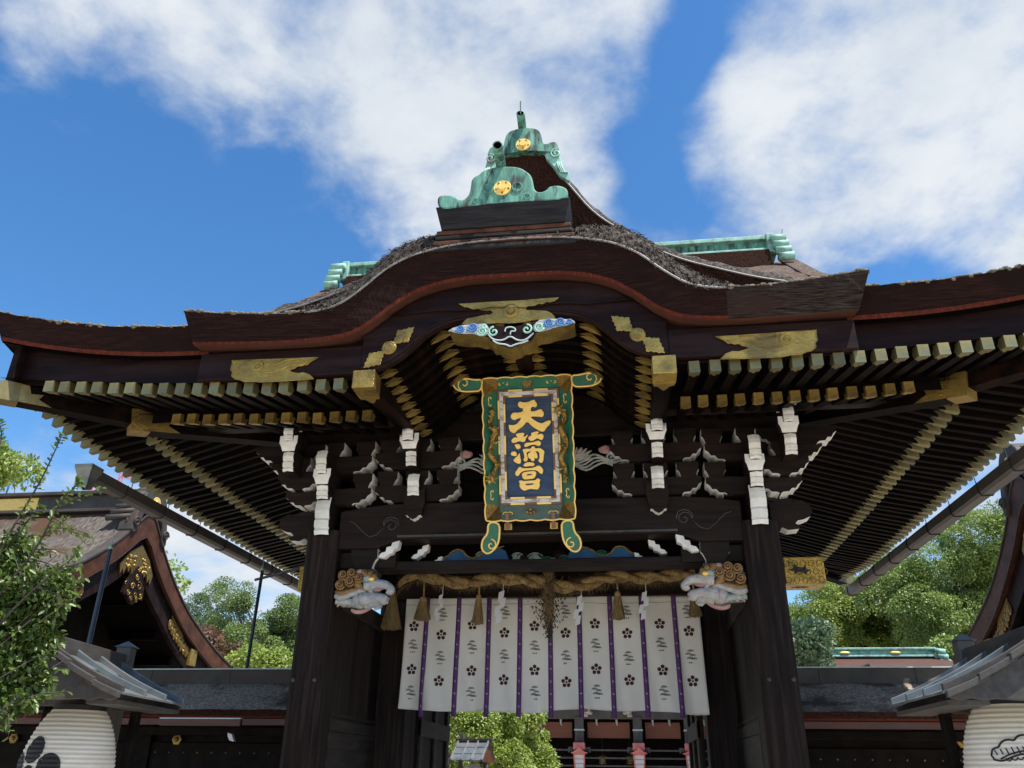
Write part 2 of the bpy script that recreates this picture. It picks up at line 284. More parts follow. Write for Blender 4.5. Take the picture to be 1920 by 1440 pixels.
def smooth_curve(xs, ys):
    xs, ys = np.array(xs, float), np.array(ys, float); d = np.gradient(ys, xs)
    def f(x):
        x = np.clip(x, xs[0], xs[-1]); i = np.clip(np.searchsorted(xs, x)-1, 0, len(xs)-2); h = xs[i+1]-xs[i]; t = (x-xs[i])/h
        return float((2*t**3-3*t*t+1)*ys[i]+(t**3-2*t*t+t)*h*d[i]+(-2*t**3+3*t*t)*ys[i+1]+(t**3-t*t)*h*d[i+1])
    return f
def spiral(c, r, turns=1.6, a0=0., sgn=1, n=22, y=0., rmin=.12):
    """flat spiral in the x-z plane, from rim to centre"""
    return [(c[0]+sgn*r*(1-(1-rmin)*i/n)*math.cos(a0+2*math.pi*turns*i/n), y, c[1]+r*(1-(1-rmin)*i/n)*math.sin(a0+2*math.pi*turns*i/n)) for i in range(n+1)]
def quads(name, V, nper, mats, parent, leaf_tone=None, faces=None):
    """many small leaf faces at once: V is (count, nper, 3)"""
    c = V.shape[0]; me = bpy.data.meshes.new(name); fl = faces or [tuple(range(nper))]
    me.vertices.add(c*nper); me.vertices.foreach_set('co', V.astype(np.float32).ravel())
    loops = np.concatenate([np.array(f) for f in fl]); nl = len(loops)
    me.loops.add(c*nl); me.loops.foreach_set('vertex_index', (loops[None, :]+np.arange(c)[:, None]*nper).ravel().astype(np.int32))
    sizes = np.array([len(f) for f in fl]); st = np.concatenate([[0], np.cumsum(sizes)[:-1]])
    me.polygons.add(c*len(fl)); me.polygons.foreach_set('loop_start', (st[None, :]+np.arange(c)[:, None]*nl).ravel().astype(np.int32))
    if leaf_tone is not None:
        a = me.attributes.new('leaf_tone', 'FLOAT', 'POINT'); a.data.foreach_set('value', np.repeat(leaf_tone, nper).astype(np.float32))
    me.update(calc_edges=True); me.validate()
    return link(name, me, mats, parent)
# ------------------------------------------------------------ ground
g = MB().box(-400, 400, -200, 600, -.3, 0).build('ground', 'stone'); tag(g, kind='structure')
# ------------------------------------------------------------ the gate
gate = thing('shrine_gate', 'large black timber shrine gate with bark thatch roof and gilt rafter ends', 'gate')
YC = 2.75                                   # middle of the gate, under its ridge
PX, PW = 2.365, .37                         # front post centre and width
K_top = smooth_curve([0, .53, .78, 1.0, 1.21, 1.40, 1.6, 1.8, 2.05, 2.6, 3.18], [6.19, 6.165, 6.12, 6.05, 5.92, 5.74, 5.585, 5.52, 5.505, 5.53, 5.60])
K_red = smooth_curve([0, .53, .77, .95, 1.17, 1.36, 1.52, 1.7, 2.0, 2.5, 3.06], [5.815, 5.80, 5.75, 5.675, 5.52, 5.36, 5.28, 5.25, 5.232, 5.238, 5.258])
K_low = smooth_curve([0, .45, .63, .8, .95, 1.1, 1.29, 1.42], [5.475, 5.45, 5.41, 5.32, 5.17, 5.045, 4.965, 4.945])
def zt(e, a=2.0): return 4.87+.13*(max(e-a, 0)/2.6)**2          # rafter tips rise towards the corners
def zr(e): return 5.262+.27*(max(e-3.1, 0)/2.2)**2              # lower edge of the main thatch
def zT(e): return 5.535+.30*(max(e-3.2, 0)/2.14)**2             # its upper edge
def nz(x, y, s=1., k=0): return math.sin(x*5.3*s+k)*math.sin(y*4.7*s+1.3*k)+.5*math.sin(x*12.1*s+2*k+y*3)*math.sin(y*11.3*s+k)

# posts
def post(x, y, w, z1, name='post'):
    c = .045
    o = w/2; pr = [(-o+c, -o), (o-c, -o), (o, -o+c), (o, o-c), (o-c, o), (-o+c, o), (-o, o-c), (-o, -o+c)]
    p = MB().prism([(x+a, y+b) for a, b in pr], 'z', 0, z1).build(name, 'wood', gate); return bevel(p, .01)
for s in (-1, 1):
    p = post(s*PX, 0, PW, 4.02)
    for dx in (-.10, .13):
        b = MB(); b.lathe([(0, -.02), (.016, -.02), (.021, -.008), (.021, .01)], (s*PX+s*dx, -PW/2, 2.44), 14, 0, 'y'); b.build('bolt', 'oldwood', p, True)
    post(s*2.05, 2.1, .42, 4.6, 'main_pillar'); post(s*PX, 5.5, PW, 4.02, 'rear_post')
    # board wall between front post and main pillar, with rails
    w = MB()
    for k in range(9):
        y0 = .19+k*.19; MB().box(s*2.20, s*2.235, y0+.002, y0+.188, .2, 3.30).build('wall_board', 'wood', gate)
    for z0, z1, t in ((3.22, 3.42, .06), (1.98, 2.10, .050), (1.60, 1.978, .055), (.9, 1.1, .05), (2.13, 2.16, .045)):
        bevel(MB().box(s*(2.235-t), s*2.26, .19, 1.9, z0, z1).build('wall_rail', 'railwood', gate), .008)
    # rear half wall and open door leaf folded back into the passage
    for k in range(12): MB().box(s*2.20, s*2.235, 2.32+k*.25, 2.565+k*.25, .2, 3.5).build('wall_board', 'wood', gate)
    d = MB()
    d.box(s*1.84, s*1.80, 2.5, 4.35, .15, 3.1).build('door', 'wood', gate)
    dd = MB()
    for y0, y1, z0, z1 in ((2.5, 4.35, 2.93, 3.1), (2.5, 4.35, 2.02, 2.22), (2.5, 4.35, 1.1, 1.3), (2.5, 2.66, .15, 2.9), (4.19, 4.35, .15, 2.9), (3.35, 3.5, .15, 2.9)):
        bevel(MB().box(s*1.798, s*(1.755 if y1-y0 > 1 else 1.762), y0, y1, z0, z1).build('door_rail', 'railwood', gate), .006)
# beams across the front
def xbeam(name, x0, x1, y0, y1, z0, z1, m='woodx', bw=.012): return bevel(MB().box(x0, x1, y0, y1, z0, z1).build(name, m, gate), bw)
# rainbow beam: gently arched soffit and shoulders, incised cloud scrolls
n = 40; up_, lo_ = [], []
for i in range(n+1):
    x = -2.2+4.4*i/n; e = abs(x)/2.2
    up_.append((x, 4.315-.075*max(0, (e-.62)/.38)**2)); lo_.append((x, 3.905-.09*max(0, min(1, (e-.70)/.08))))
rb = MB().prism(lo_+up_[::-1], 'y', -.13, .16).build('rainbow_beam', 'woodx', gate); bevel(rb, .012)
MB().box(-1.52, 1.52, -.142, -.128, 3.925, 3.948).build('beam_groove', 'oldwood', rb)
for s in (-1, 1):
    t = MB()
    for (cx_, cz, r, a, tr) in ((s*1.60, 4.06, .085, 0, 1.3),):
        t.tube(spiral((cx_, cz), r, tr, a, s, 20, -.131), .006, 5)
        t.tube([(cx_+s*x, -.131, cz+z) for x, z in ((-.085, .0), (-.06, .08), (0, .10), (.05, .09), (.09, .05), (.085, 0))], .006, 5)
        t.tube([(cx_+s*x, -.131, cz+z) for x, z in ((.09, -.02), (.16, -.10), (.24, -.12), (.32, -.06), (.42, .04), (.5, .07))], .006, 5)
    t.build('incised_scroll', 'oldwood', rb, True)
xbeam('tie_beam', -2.2, 2.2, .02, .24, 3.60, 3.70)
xbeam('wall_plate', -2.9, 2.9, -.02, .2, 5.09, 5.45)
xbeam('backing_board', -2.2, 2.2, .06, .1, 4.2, 5.1, 'soffit')
xbeam('lintel', -2.0, 2.0, 1.62, 1.84, 3.60, 4.2); xbeam('upper_tie', -2.0, 2.0, 1.9, 2.3, 4.1, 4.6)
xbeam('rear_beam', -2.4, 2.4, 5.35, 5.65, 3.5, 4.3)
xbeam('ceiling_board', -4.0, 4.0, .22, 6.0, 5.46, 5.52, 'soffit')
for s in (-1, 1):
    xb = xbeam('side_beam', s*2.22, s*2.5, .19, 5.4, 3.72, 4.2, 'woody'); xbeam('side_plate', s*2.3, s*2.5, .15, 5.4, 4.75, 5.2, 'woody')
    xbeam('side_board', s*2.38, s*2.42, .15, 5.4, 4.2, 4.75, 'soffit')
    # gold sleeved end of the main cross beam
    kb = xbeam('cross_beam', s*2.0, s*3.44, 1.96, 2.34, 3.80, 4.11)
    gb = MB().box(s*2.96, s*3.455, 1.944, 2.356, 3.785, 4.125).build('gilt_sleeve', 'gold', kb); bevel(gb, .012)
    q = MB()
    q.prism([(s*(3.16+a*1.25), 3.965+b*1.2) for a, b in ((-.13, .0), (-.07, .012), (-.05, .06), (-.03, .025), (.03, .02), (.06, .045), (.055, .0), (.10, -.01), (.06, -.03), (.05, -.06), (.02, -.03), (-.04, -.025), (-.05, -.06), (-.07, -.02))], 'y', 1.94, 1.946)
    q.prism([(s*(3.17+a), 2.15+b) for a, b in ((-.12, 0), (-.05, .02), (-.03, .05), (0, .02), (.05, .03), (.10, 0), (.05, -.03), (0, -.02), (-.03, -.05), (-.05, -.02))], 'z', 3.78, 3.7845)
    q.build('cut_motif', 'black', kb)
    q = MB()
    for i in range(5):
        for j in range(3): q.tube([(s*(3.0+i*.1+(j % 2)*.05)+.036*math.cos(R(60*k)), 1.9415, 3.83+j*.105+.04*math.sin(R(60*k))) for k in range(7)], .004, 4)
    q.build('relief_pattern', 'gold', kb)

# ---- bracket sets
def arm_x(xc, L, y, z, h=.15, d=.27, left=True, right=True, name='bracket_arm'):
    """bracket arm along the facade: white painted scalloped undersides at the ends"""
    R_ = [(L, z), (L, z-.35*h), (L-.035, z-.48*h), (L-.06, z-.70*h), (L-.10, z-.70*h), (L-.13, z-.90*h), (L-.19, z-.92*h), (L-.21, z-h)]
    rp = [(xc+a, b) for a, b in R_] if right else [(xc+L, z), (xc+L, z-h)]
    lp = [(xc-a, b) for a, b in R_][::-1] if left else [(xc-L, z-h), (xc-L, z)]
    pts = rp+lp; nr = len(rp); nl = len(lp); tot = nr+nl
    w = set(range(0, nr-1)) if right else set()
    if left: w |= set(range(nr, tot-1))
    return MB().prism(pts, 'y', y-d/2, y+d/2, 0, lambda i: 1 if i in w else 0).build(name, ['woodx', 'white'], gate)
def block(xc, y, z, w=.235, h=.175, d=.28, front=False, parent=None):
    """bearing block: upper half square, lower half hollowed in; the painted faces are its ends"""
    k = [(.5, 1), (.5, .48), (.44, .40), (.385, .25), (.34, .08), (.335, 0)]
    pr = [(xc+a*w, z+b*h) for a, b in k]+[(xc-a*w, z+b*h) for a, b in k[::-1]]
    if not front: return MB().prism(pr, 'y', y-d/2, y+d/2, 0, lambda i: 1 if i < 5 or 5 < i < 11 else 0).build('bracket_block', ['woodx', 'white'], gate)
    # hollow on the front too, with the arm's slot notched out of the top
    u = [(.5, 1), (.5, .48), (.46, .42), (.40, .25), (.36, .08), (.34, 0), (-.34, 0), (-.36, .08), (-.40, .25), (-.46, .42), (-.5, .48), (-.5, 1), (-.26, 1), (-.26, .62), (.26, .62), (.26, 1)]
    m = MB(); a0 = [(xc+a*w, y-d/2+(.25*d*(1-min(b/.48, 1))), z+b*h) for a, b in u]; n_ = len(u)
    m.add(a0+[(p[0], y+d/2, p[2]) for p in a0], [tuple(range(n_))]+[(i, i+n_, (i+1) % n_+n_, (i+1) % n_) for i in range(n_)], [0]+[1]*n_)
    return m.build('bracket_block', ['white', 'woodx'], gate)
def nose(xc, yf, yb, z0, z1, w, name='bracket_nosing'):
    """projecting arm end: stepped, ridged white face, dark cheeks; built as a profile in depth"""
    h = z1-z0; k = [(0, 1), (-.05, .80), (-.07, .62), (-.03, .45), (.0, .42), (-.035, .36), (-.02, .20), (.035, .17), (-.0, .10), (.05, .0)]
    m = MB(); n_ = len(k); vs = []
    for s_, dy in ((-.5, .0), (0, -.028), (.5, .0)): vs += [(xc+s_*w, yf+a*.55*min(1, h/.3)+dy+.02, z0+b*h) for a, b in k]
    vs += [(xc-.5*w, yb, z0+b*h) for a, b in k]+[(xc+.5*w, yb, z0+b*h) for a, b in k]
    fs = [(i, i+1, i+1+n_, i+n_) for i in range(n_-1)]+[(i+n_, i+1+n_, i+1+2*n_, i+2*n_) for i in range(n_-1)]; mm = [1]*len(fs)
    f2 = [(i, i+3*n_, i+1+3*n_, i+1) for i in range(n_-1)]+[(i+2*n_, i+1+2*n_, i+1+4*n_, i+4*n_) for i in range(n_-1)]
    f2 += [(0, n_, 2*n_, 4*n_, 3*n_), (n_-1, 3*n_+n_-1, 4*n_+n_-1, 2*n_+n_-1, n_+n_-1)]
    m.add(vs, fs+f2, mm+[0]*len(f2)); return m.build(name, ['woodx', 'white'], gate)
for s in (-1, 1):
    nose(s*2.36, -.27, .05, 3.95, 4.37, .165); nose(s*2.36, -.36, .05, 4.33, 4.56, .13); nose(s*2.355, -.50, .05, 4.58, 4.84, .12)
    block(s*2.345, -.40, 4.47, .20, .17, .12, True)
    nose(s*2.70, -.60, -.1, 4.58, 4.84, .12); nose(s*2.70, -.70, -.1, 4.90, 5.07, .11); block(s*2.69, -.62, 4.79, .205, .17, .12, True)
    xbeam('bracket_cap', s*2.62, s*2.80, -.74, -.5, 5.075, 5.10, 'white', .004); xbeam('bracket_stem', s*2.66, s*2.74, -.55, 0, 4.86, 5.1, 'woody', .005)
    nose(s*1.345, -.27, .05, 4.37, 4.61, .13); nose(s*1.355, -.41, .05, 4.67, 4.93, .118); nose(s*1.36, -.60, .05, 4.90, 5.05, .122); block(s*1.35, -.48, 4.82, .215, .17, .14, True)
    # dark carved drop under the middle bracket, with a white scalloped lower lip
    hx = s*1.335
    pr = [(hx+a, b) for a, b in ((-.115, 4.45), (-.12, 4.30), (-.10, 4.21), (-.085, 4.15), (-.06, 4.145), (-.04, 4.12), (0, 4.10), (.04, 4.12), (.06, 4.145), (.085, 4.15), (.10, 4.21), (.12, 4.30), (.115, 4.45))]
    MB().prism(pr, 'y', -.22, .0, 0, lambda i: 1 if 3 <= i <= 8 else 0).build('carved_drop', ['woodx', 'white'], gate)
    arm_x(s*1.335, .48, -.02, 4.52, .19); arm_x(s*1.345, .50, -.03, 4.915, .20)
    for z0 in (4.515, 4.905):
        for dx in (-.345, .345): block(s*(1.335)+dx, -.02, z0)
        block(s*1.335, -.02, z0, .26)
    for z0 in (4.50, 4.89): block(s*1.97, -.02, z0, .225)
    block(s*2.36, -.02, 4.89, .26); block(s*2.82, -.02, 4.89, .22); block(s*2.72, -.02, 4.66, .24, .2)
    arm_x(s*2.36, .50, -.02, 4.50, .19); arm_x(s*2.50, .62, -.03, 4.885, .20); arm_x(s*2.75, .16, .02, 4.66, .24, .16)
    arm_x(s*2.85, .42, -.10, 5.02, .19)
    arm_x(s*2.66, .26, -.22, 4.66, .21, .20); block(s*2.66, -.22, 4.66, .23, .16, .24); arm_x(s*2.60, .22, -.16, 4.44, .17, .2)
    block(s*2.09, .02, 4.30, .16, .22)
    # cloud shaped end of the rainbow beam outside the post
    cp = [(s*(2.5+a), b) for a, b in ((0, 4.22), (.10, 4.26), (.20, 4.25), (.26, 4.22), (.33, 4.24), (.40, 4.20), (.43, 4.12), (.40, 4.06), (.33, 4.03), (.27, 4.02), (.24, 3.99), (.29, 3.96), (.27, 3.93), (.16, 3.92), (.10, 3.95), (.0, 3.98))]
    MB().prism(cp, 'y', -.09, .09, 0, lambda i: 1 if 4 <= i <= 13 else 0).build('beam_cloud_end', ['woodx', 'white'], gate)
    # big block and white scrolls under the rainbow beam, beside the post
    xbeam('capital_neck', s*1.76, s*2.05, -.06, .2, 3.56, 3.60, 'oldwood', .004)
    block(s*1.895, .05, 3.60, .30, .23, .26)
    xbeam('capital_arm', s*1.55, s*2.2, -.02, .12, 3.62, 3.80, 'woodx', .01)
    nn = MB()
    for (x0, z0, sc, y0) in ((1.60, 3.78, 1., -.05), (1.30, 3.80, .85, .15), (1.12, 3.70, .6, .18)):
        pts = [(s*(x0+a*sc), z0+b*sc) for a, b in ((-.10, .12), (-.02, .10), (-.01, .06), (.04, .05), (.05, .0), (.10, -.015), (.13, -.06), (.06, -.07), (.01, -.03), (-.03, -.02), (-.045, .02), (-.09, .04))]
        MB().prism(pts, 'y', y0-.05, y0+.05).build('white_scroll', 'white', gate)
# purlin carrying the rafters, and the middle frog-leg carving behind the plaque
for s in (-1, 1):
    xbeam('eave_purlin', s*1.46, s*3.9, -.70, -.56, 5.06, 5.2)
def relief(pts, y0, y1, m, parent, name, k=1, bw=.008): return bevel(MB().prism(chaikin(pts, k), 'y', y0, y1).build(name, m, parent), bw)
frog = MB().prism([(-1.0, 4.62), (1.0, 4.62), (.95, 4.75), (.75, 4.95), (.5, 5.06), (-.5, 5.06), (-.75, 4.95), (-.95, 4.75)], 'y', .0, .06).build('frog_leg_strut', 'soffit', gate)
for s in (-1, 1):
    for k in range(4):
        t = MB(); z0 = 4.70+.028*k
        t.tube([(s*(.30+.72*i/16), -.03-.01*k, z0+.055*math.sin(i*.75+k*.5)*(1-.03*i)+.05*(i/16)*(1 if i < 9 else .6)) for i in range(17)], .013, 6); t.build('carved_wave', 'carvet' if k % 2 else 'carvew', frog, True)
    t = MB(); t.tube(spiral((s*.86, 4.80), .07, 1.5, 0, s, 20, -.05), [.016*(1-.02*i) for i in range(21)], 6); t.build('carved_wave', 'carvet', frog, True)
    for k in range(6):
        t = MB(); a = R(8+13*k); t.tube([(s*(.42+r_*math.cos(a)), -.05-.008*k, 4.78+r_*math.sin(a)*.75) for r_ in (.02, .12, .2, .27-.02*abs(k-2))], [.02, .026, .02, .006], 6, sq=.5); t.build('crane_feather', 'carvew', frog, True)
    t = MB(); t.ball((s*.80, -.06, 4.90), (.085, .03, .05)); t.tube([(s*.86, -.07, 4.90), (s*.80, -.09, 4.93), (s*.73, -.08, 4.90), (s*.76, -.08, 4.86)], .014, 6); t.build('carved_blossom', 'carvep', frog, True)
    MB().prism([(s*a, b) for a, b in ((.90, 4.92), (.96, 5.02), (1.0, 4.98), (1.06, 4.96), (1.05, 4.9), (1.12, 4.88), (1.10, 4.84), (1.0, 4.85), (.97, 4.89))], 'y', -.08, -.02).build('white_scroll', 'white', gate)
# transom between the beams: blue clouds with gilt rims, green waves
tr = xbeam('transom_board', -2.15, 2.15, .30, .34, 3.62, 4.1, 'soffit')
for s in (-1, 1):
    cl = [(-1.177, 3.693), (-1.140, 3.768), (-1.028, 3.801), (-0.970, 3.866), (-0.909, 3.885), (-0.847, 3.869), (-0.814, 3.812), (-0.741, 3.775), (-0.660, 3.789), (-0.601, 3.858)]
    cl = [(abs(a), b) for a, b in cl]; x_in = cl[-1][0]
    pts = [(s*a, b-.01) for a, b in cl]+[(s*(x_in-.22), cl[-1][1]+.05), (s*(x_in-.3), 3.60), (s*cl[0][0], 3.60)]
    pts = [(a, max(3.675, min(b, 3.9))) for a, b in pts]
    c = MB().prism(chaikin(pts, 1), 'y', .24, .298).build('blue_cloud', 'cblue', tr); bevel(c, .006)
    t = MB(); t.tube([(a, .238, b) for a, b in chaikin(pts[:len(cl)+1], 1, False)], .012, 6); t.build('cloud_rim', 'bronze', c, True)
for k in range(22):
    x0 = -.70+1.4*k/21; t = MB(); zz = 3.74+.05*math.sin(k*1.9); r_ = .05+.025*math.sin(k*2.7)
    t.ball((x0, .285, zz), (r_*1.4, .035, r_), 10, 6); t.tube([(x0+r_*1.3*math.cos(a*.45), .255, zz+r_*math.sin(a*.45)) for a in range(1, 7)], .007, 5)
    t.build('carved_foliage', ('pgreen', 'carvet', 'hafu')[k % 3], tr, True)

# ---- eaves: rafters with gilt caps (each rafter a part, its cap a sub-part)
def rafter_mesh(L, slope, w=.085, h=.105):
    m = MB(); m.add([(-w/2, 0, -h/2), (w/2, 0, -h/2), (w/2, 0, h/2), (-w/2, 0, h/2), (-w/2, L, -h/2+slope*L), (w/2, L, -h/2+slope*L), (w/2, L, h/2+slope*L), (-w/2, L, h/2+slope*L)],
                    [(0, 1, 2, 3), (7, 6, 5, 4), (0, 4, 5, 1), (1, 5, 6, 2), (2, 6, 7, 3), (3, 7, 4, 0)])
    me = m.mesh('rafter'); return me
def cap_mesh(mname, slope, w=.085, h=.105, tl=.17):
    m = MB(); e = .004; W, H = w/2+e, h/2+e
    def sec(y, g=0.): return [(-W, y, -H+slope*y), (W, y, -H+slope*y), (W, y, H+slope*y), (-W, y, H+slope*y)]
    m.add(sec(-.006)+sec(.075), [(0, 1, 2, 3), (0, 4, 5, 1), (1, 5, 6, 2), (2, 6, 7, 3), (3, 7, 4, 0), (4, 7, 6, 5)])
    bt = [(-W, .075), (W, .075), (W*.95, .11), (W*.35, .12), (W*.3, .145), (0, tl), (-W*.3, .145), (-W*.35, .12), (-W*.95, .11)]
    nb = len(bt); m.add([(x, y, -H+slope*y) for x, y in bt]+[(x, y, -H+.004+slope*y) for x, y in bt], [tuple(range(nb))]+[(i, (i+1) % nb, (i+1) % nb+nb, i+nb) for i in range(nb)])
    for sx_ in (-1, 1):
        st = [(.075, -H), (.11, -H), (.125, -H*.4), (.15, -H*.1), (.12, H*.2), (.105, H*.6), (.09, H), (.075, H)]
        ns = len(st); m.add([(sx_*W, y, z+slope*y) for y, z in st]+[(sx_*(W-.004), y, z+slope*y) for y, z in st], [tuple(range(ns))]+[(i, (i+1) % ns, (i+1) % ns+ns, i+ns) for i in range(ns)])
    me = m.mesh('rafter_cap'); me.materials.append(M[mname]); return me
SU, SL_ = .22, .30
capU, capL = cap_mesh('brass', SU), cap_mesh('gold', SL_)
capS, capT = cap_mesh('brass', SU, .066), cap_mesh('brass', SL_, .062)
rcache = {}
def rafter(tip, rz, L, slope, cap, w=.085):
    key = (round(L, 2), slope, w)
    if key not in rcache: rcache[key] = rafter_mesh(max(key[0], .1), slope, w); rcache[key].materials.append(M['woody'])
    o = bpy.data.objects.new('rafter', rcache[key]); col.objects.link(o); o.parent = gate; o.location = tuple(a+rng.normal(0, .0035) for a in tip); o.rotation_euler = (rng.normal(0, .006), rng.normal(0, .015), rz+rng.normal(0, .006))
    c = bpy.data.objects.new('rafter_cap', cap); col.objects.link(c); c.parent = o
HIP = 3.15                                   # hip line |x|+y
XU, XL = 5.10, 4.30; YU, YL = -2.10, -1.28
for s in (-1, 1):
    for k in range(18):
        x = 1.637+.176*k; L = min(1.0, HIP-x-YU); rafter((s*x, YU, zt(x)), 0, L, SU, capU)
    for k in range(13):
        x = 1.612+.1745*k; L = min(1.75, HIP-x-YL); rafter((s*x, YL, 4.90+.05*(k/12)**2), 0, L, SL_, capL)
    k = 0; y = YU+.45
    while y < 2*YC-YU-.42:
        e = abs(y-YC); Lmax = XU-(HIP-(YC-e)); L = min(.95, max(.15, Lmax) if e > 3.6 else .95)
        rafter((s*XU, y, zt(e+.6, 2.3)), R(90*s), L, SU, capS, .066)
        if e < YC-YL-.42:
            L2 = min(1.85, max(.2, XL-(HIP-(YC-e)))); rafter((s*XL, y, 4.90+.05*(e/4)**2), R(90*s), L2, SL_, capT, .062)
        y += .176
# hip beams with gilt ends
for s in (-1, 1):
    for fy, rear in ((1, False), (-1, True)):
        def P(x, y, z): return (s*x, y if not rear else 2*YC-y, z)
        for (tx, ty, z0, bx, by, z1, w, h, L) in ((5.20, -2.05, 4.985, 4.1, -.95, 5.06, .17, .19, .32), (4.30, -1.18, 4.985, 2.5, .62, 5.40, .19, .235, .34)):
            hb = MB().beam(P(tx, ty, z0), P(bx, by, z1), w, h).build('hip_beam', 'woody', gate)
            f = L/((tx-bx)*1.414); q = Vector(P(tx, ty, z0)); e = Vector(P(bx, by, z1)); d = (e-q)
            MB().beam(q-d.normalized()*.008, q+d*f*.55, w+.012, h+.012).build('gilt_end', 'brass' if tx > 5 else 'gold', hb)
            g2 = MB(); u_ = d.normalized(); sd_ = u_.cross(Vector((0, 0, 1))).normalized()
            for sg in (-1, 1):
                o_ = q+sd_*sg*(w/2+.006); pts = [(f*.54, -h/2), (f*1.5, -h/2), (f*1.1, -h*.18), (f*1.2, h*.12), (f*.85, h*.05), (f*.75, h/2), (f*.54, h/2)]
                vs = [o_+d*a+Vector((0, 0, b)) for a, b in pts]; vs += [v-sd_*sg*.004 for v in vs]; m_ = len(pts)
                g2.add(vs, [tuple(range(m_))]+[(i, (i+1) % m_, (i+1) % m_+m_, i+m_) for i in range(m_)])
            g2.build('gilt_tongue', 'brass' if tx > 5 else 'gold', hb)
# soffit boards above the rafters, and boards between rafters and thatch
def strip(name, fa, fb, n, m, parent=None, x0=0., x1=1.):
    b = MB(); vs = []
    for i in range(n+1):
        t = x0+(x1-x0)*i/n; vs += [fa(t), fb(t)]
    b.add(vs, [(2*i, 2*i+2, 2*i+3, 2*i+1) for i in range(n)]); return b.build(name, m, parent or gate)
for s in (-1, 1):
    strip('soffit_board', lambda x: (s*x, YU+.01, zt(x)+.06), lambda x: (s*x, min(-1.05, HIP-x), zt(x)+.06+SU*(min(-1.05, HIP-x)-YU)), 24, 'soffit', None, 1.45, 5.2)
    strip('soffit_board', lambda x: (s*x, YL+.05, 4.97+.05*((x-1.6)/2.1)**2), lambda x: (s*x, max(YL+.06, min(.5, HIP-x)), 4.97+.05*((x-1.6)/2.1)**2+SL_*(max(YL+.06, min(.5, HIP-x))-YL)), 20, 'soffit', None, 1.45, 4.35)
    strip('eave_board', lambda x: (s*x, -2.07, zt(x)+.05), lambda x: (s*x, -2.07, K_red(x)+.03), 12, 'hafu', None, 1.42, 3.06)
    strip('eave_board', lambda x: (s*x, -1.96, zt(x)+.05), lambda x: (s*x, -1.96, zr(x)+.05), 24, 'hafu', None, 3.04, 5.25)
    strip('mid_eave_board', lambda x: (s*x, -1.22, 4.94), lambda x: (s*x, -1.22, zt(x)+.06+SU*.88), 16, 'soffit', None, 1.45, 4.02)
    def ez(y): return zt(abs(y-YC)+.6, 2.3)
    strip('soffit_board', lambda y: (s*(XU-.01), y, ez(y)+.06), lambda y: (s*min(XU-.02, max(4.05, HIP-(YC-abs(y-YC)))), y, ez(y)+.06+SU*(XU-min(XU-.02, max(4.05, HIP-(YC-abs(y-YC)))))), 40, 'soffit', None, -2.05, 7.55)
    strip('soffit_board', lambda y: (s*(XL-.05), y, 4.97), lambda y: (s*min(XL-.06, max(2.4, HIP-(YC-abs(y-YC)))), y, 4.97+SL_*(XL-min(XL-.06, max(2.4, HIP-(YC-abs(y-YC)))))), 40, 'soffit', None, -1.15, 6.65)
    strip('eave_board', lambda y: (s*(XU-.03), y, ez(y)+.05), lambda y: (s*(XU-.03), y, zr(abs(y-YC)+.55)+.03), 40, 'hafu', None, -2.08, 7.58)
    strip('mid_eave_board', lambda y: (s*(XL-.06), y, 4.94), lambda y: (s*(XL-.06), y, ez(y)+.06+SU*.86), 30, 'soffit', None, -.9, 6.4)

# ---- thatch of the main roof
def roofz(x, y):
    ax = abs(x); df = min(y+2.2, 7.7-y); d = df if ax < 3.75 else min(df, 5.4-ax); d = max(d, 0)
    e = max(ax-3.2, 0)/2.14 if df < 5.4-ax+.01 or ax < 3.75 else max(abs(y-YC)-2.75, 0)/2.14
    return 5.535+.55*d+.036*d*d+.30*min(e, 1.05)**2*math.exp(-d/.7)+.012*nz(x, y, 2.)
xs_ = sorted(set([round(-5.4+.09*i, 3) for i in range(121)]+[-3.751, -3.749, 3.749, 3.751])); ys_ = [-2.2+.1*j for j in range(100)]
b = MB(); b.add([(x, y, roofz(x, y)) for x in xs_ for y in ys_], [(i*100+j, (i+1)*100+j, (i+1)*100+j+1, i*100+j+1) for i in range(len(xs_)-1) for j in range(99)])
roof = b.build('thatch_roof', 'thatchx', gate, True)
def cutface(name, top, bot, n, mats, nrow=6, red=.14, jit=.0025, parent=None):
    """thick cut edge of a thatched eave: rows of slightly uneven layers, lowest one red"""
    b = MB(); vs = []; rows = [j/(nrow*1.)*(1-red) for j in range(nrow+1)]+[1.]
    for i in range(n+1):
        a, c = Vector(top(i/n)), Vector(bot(i/n))
        for j, r_ in enumerate(rows):
            p = a.lerp(c, r_); p.y += jit*math.sin(i*1.7+j*2.9)+jit*.7*math.sin(i*.61+j*5.1) if 0 < j < nrow+1 else 0
            vs.append(p)
    nr = len(rows); fs = []; mm = []
    for i in range(n):
        for j in range(nr-1): fs.append((i*nr+j, i*nr+j+1, (i+1)*nr+j+1, (i+1)*nr+j)); mm.append(1 if j == nr-2 else 0)
    b.add(vs, fs, mm); return b.build(name, mats, parent or roof)
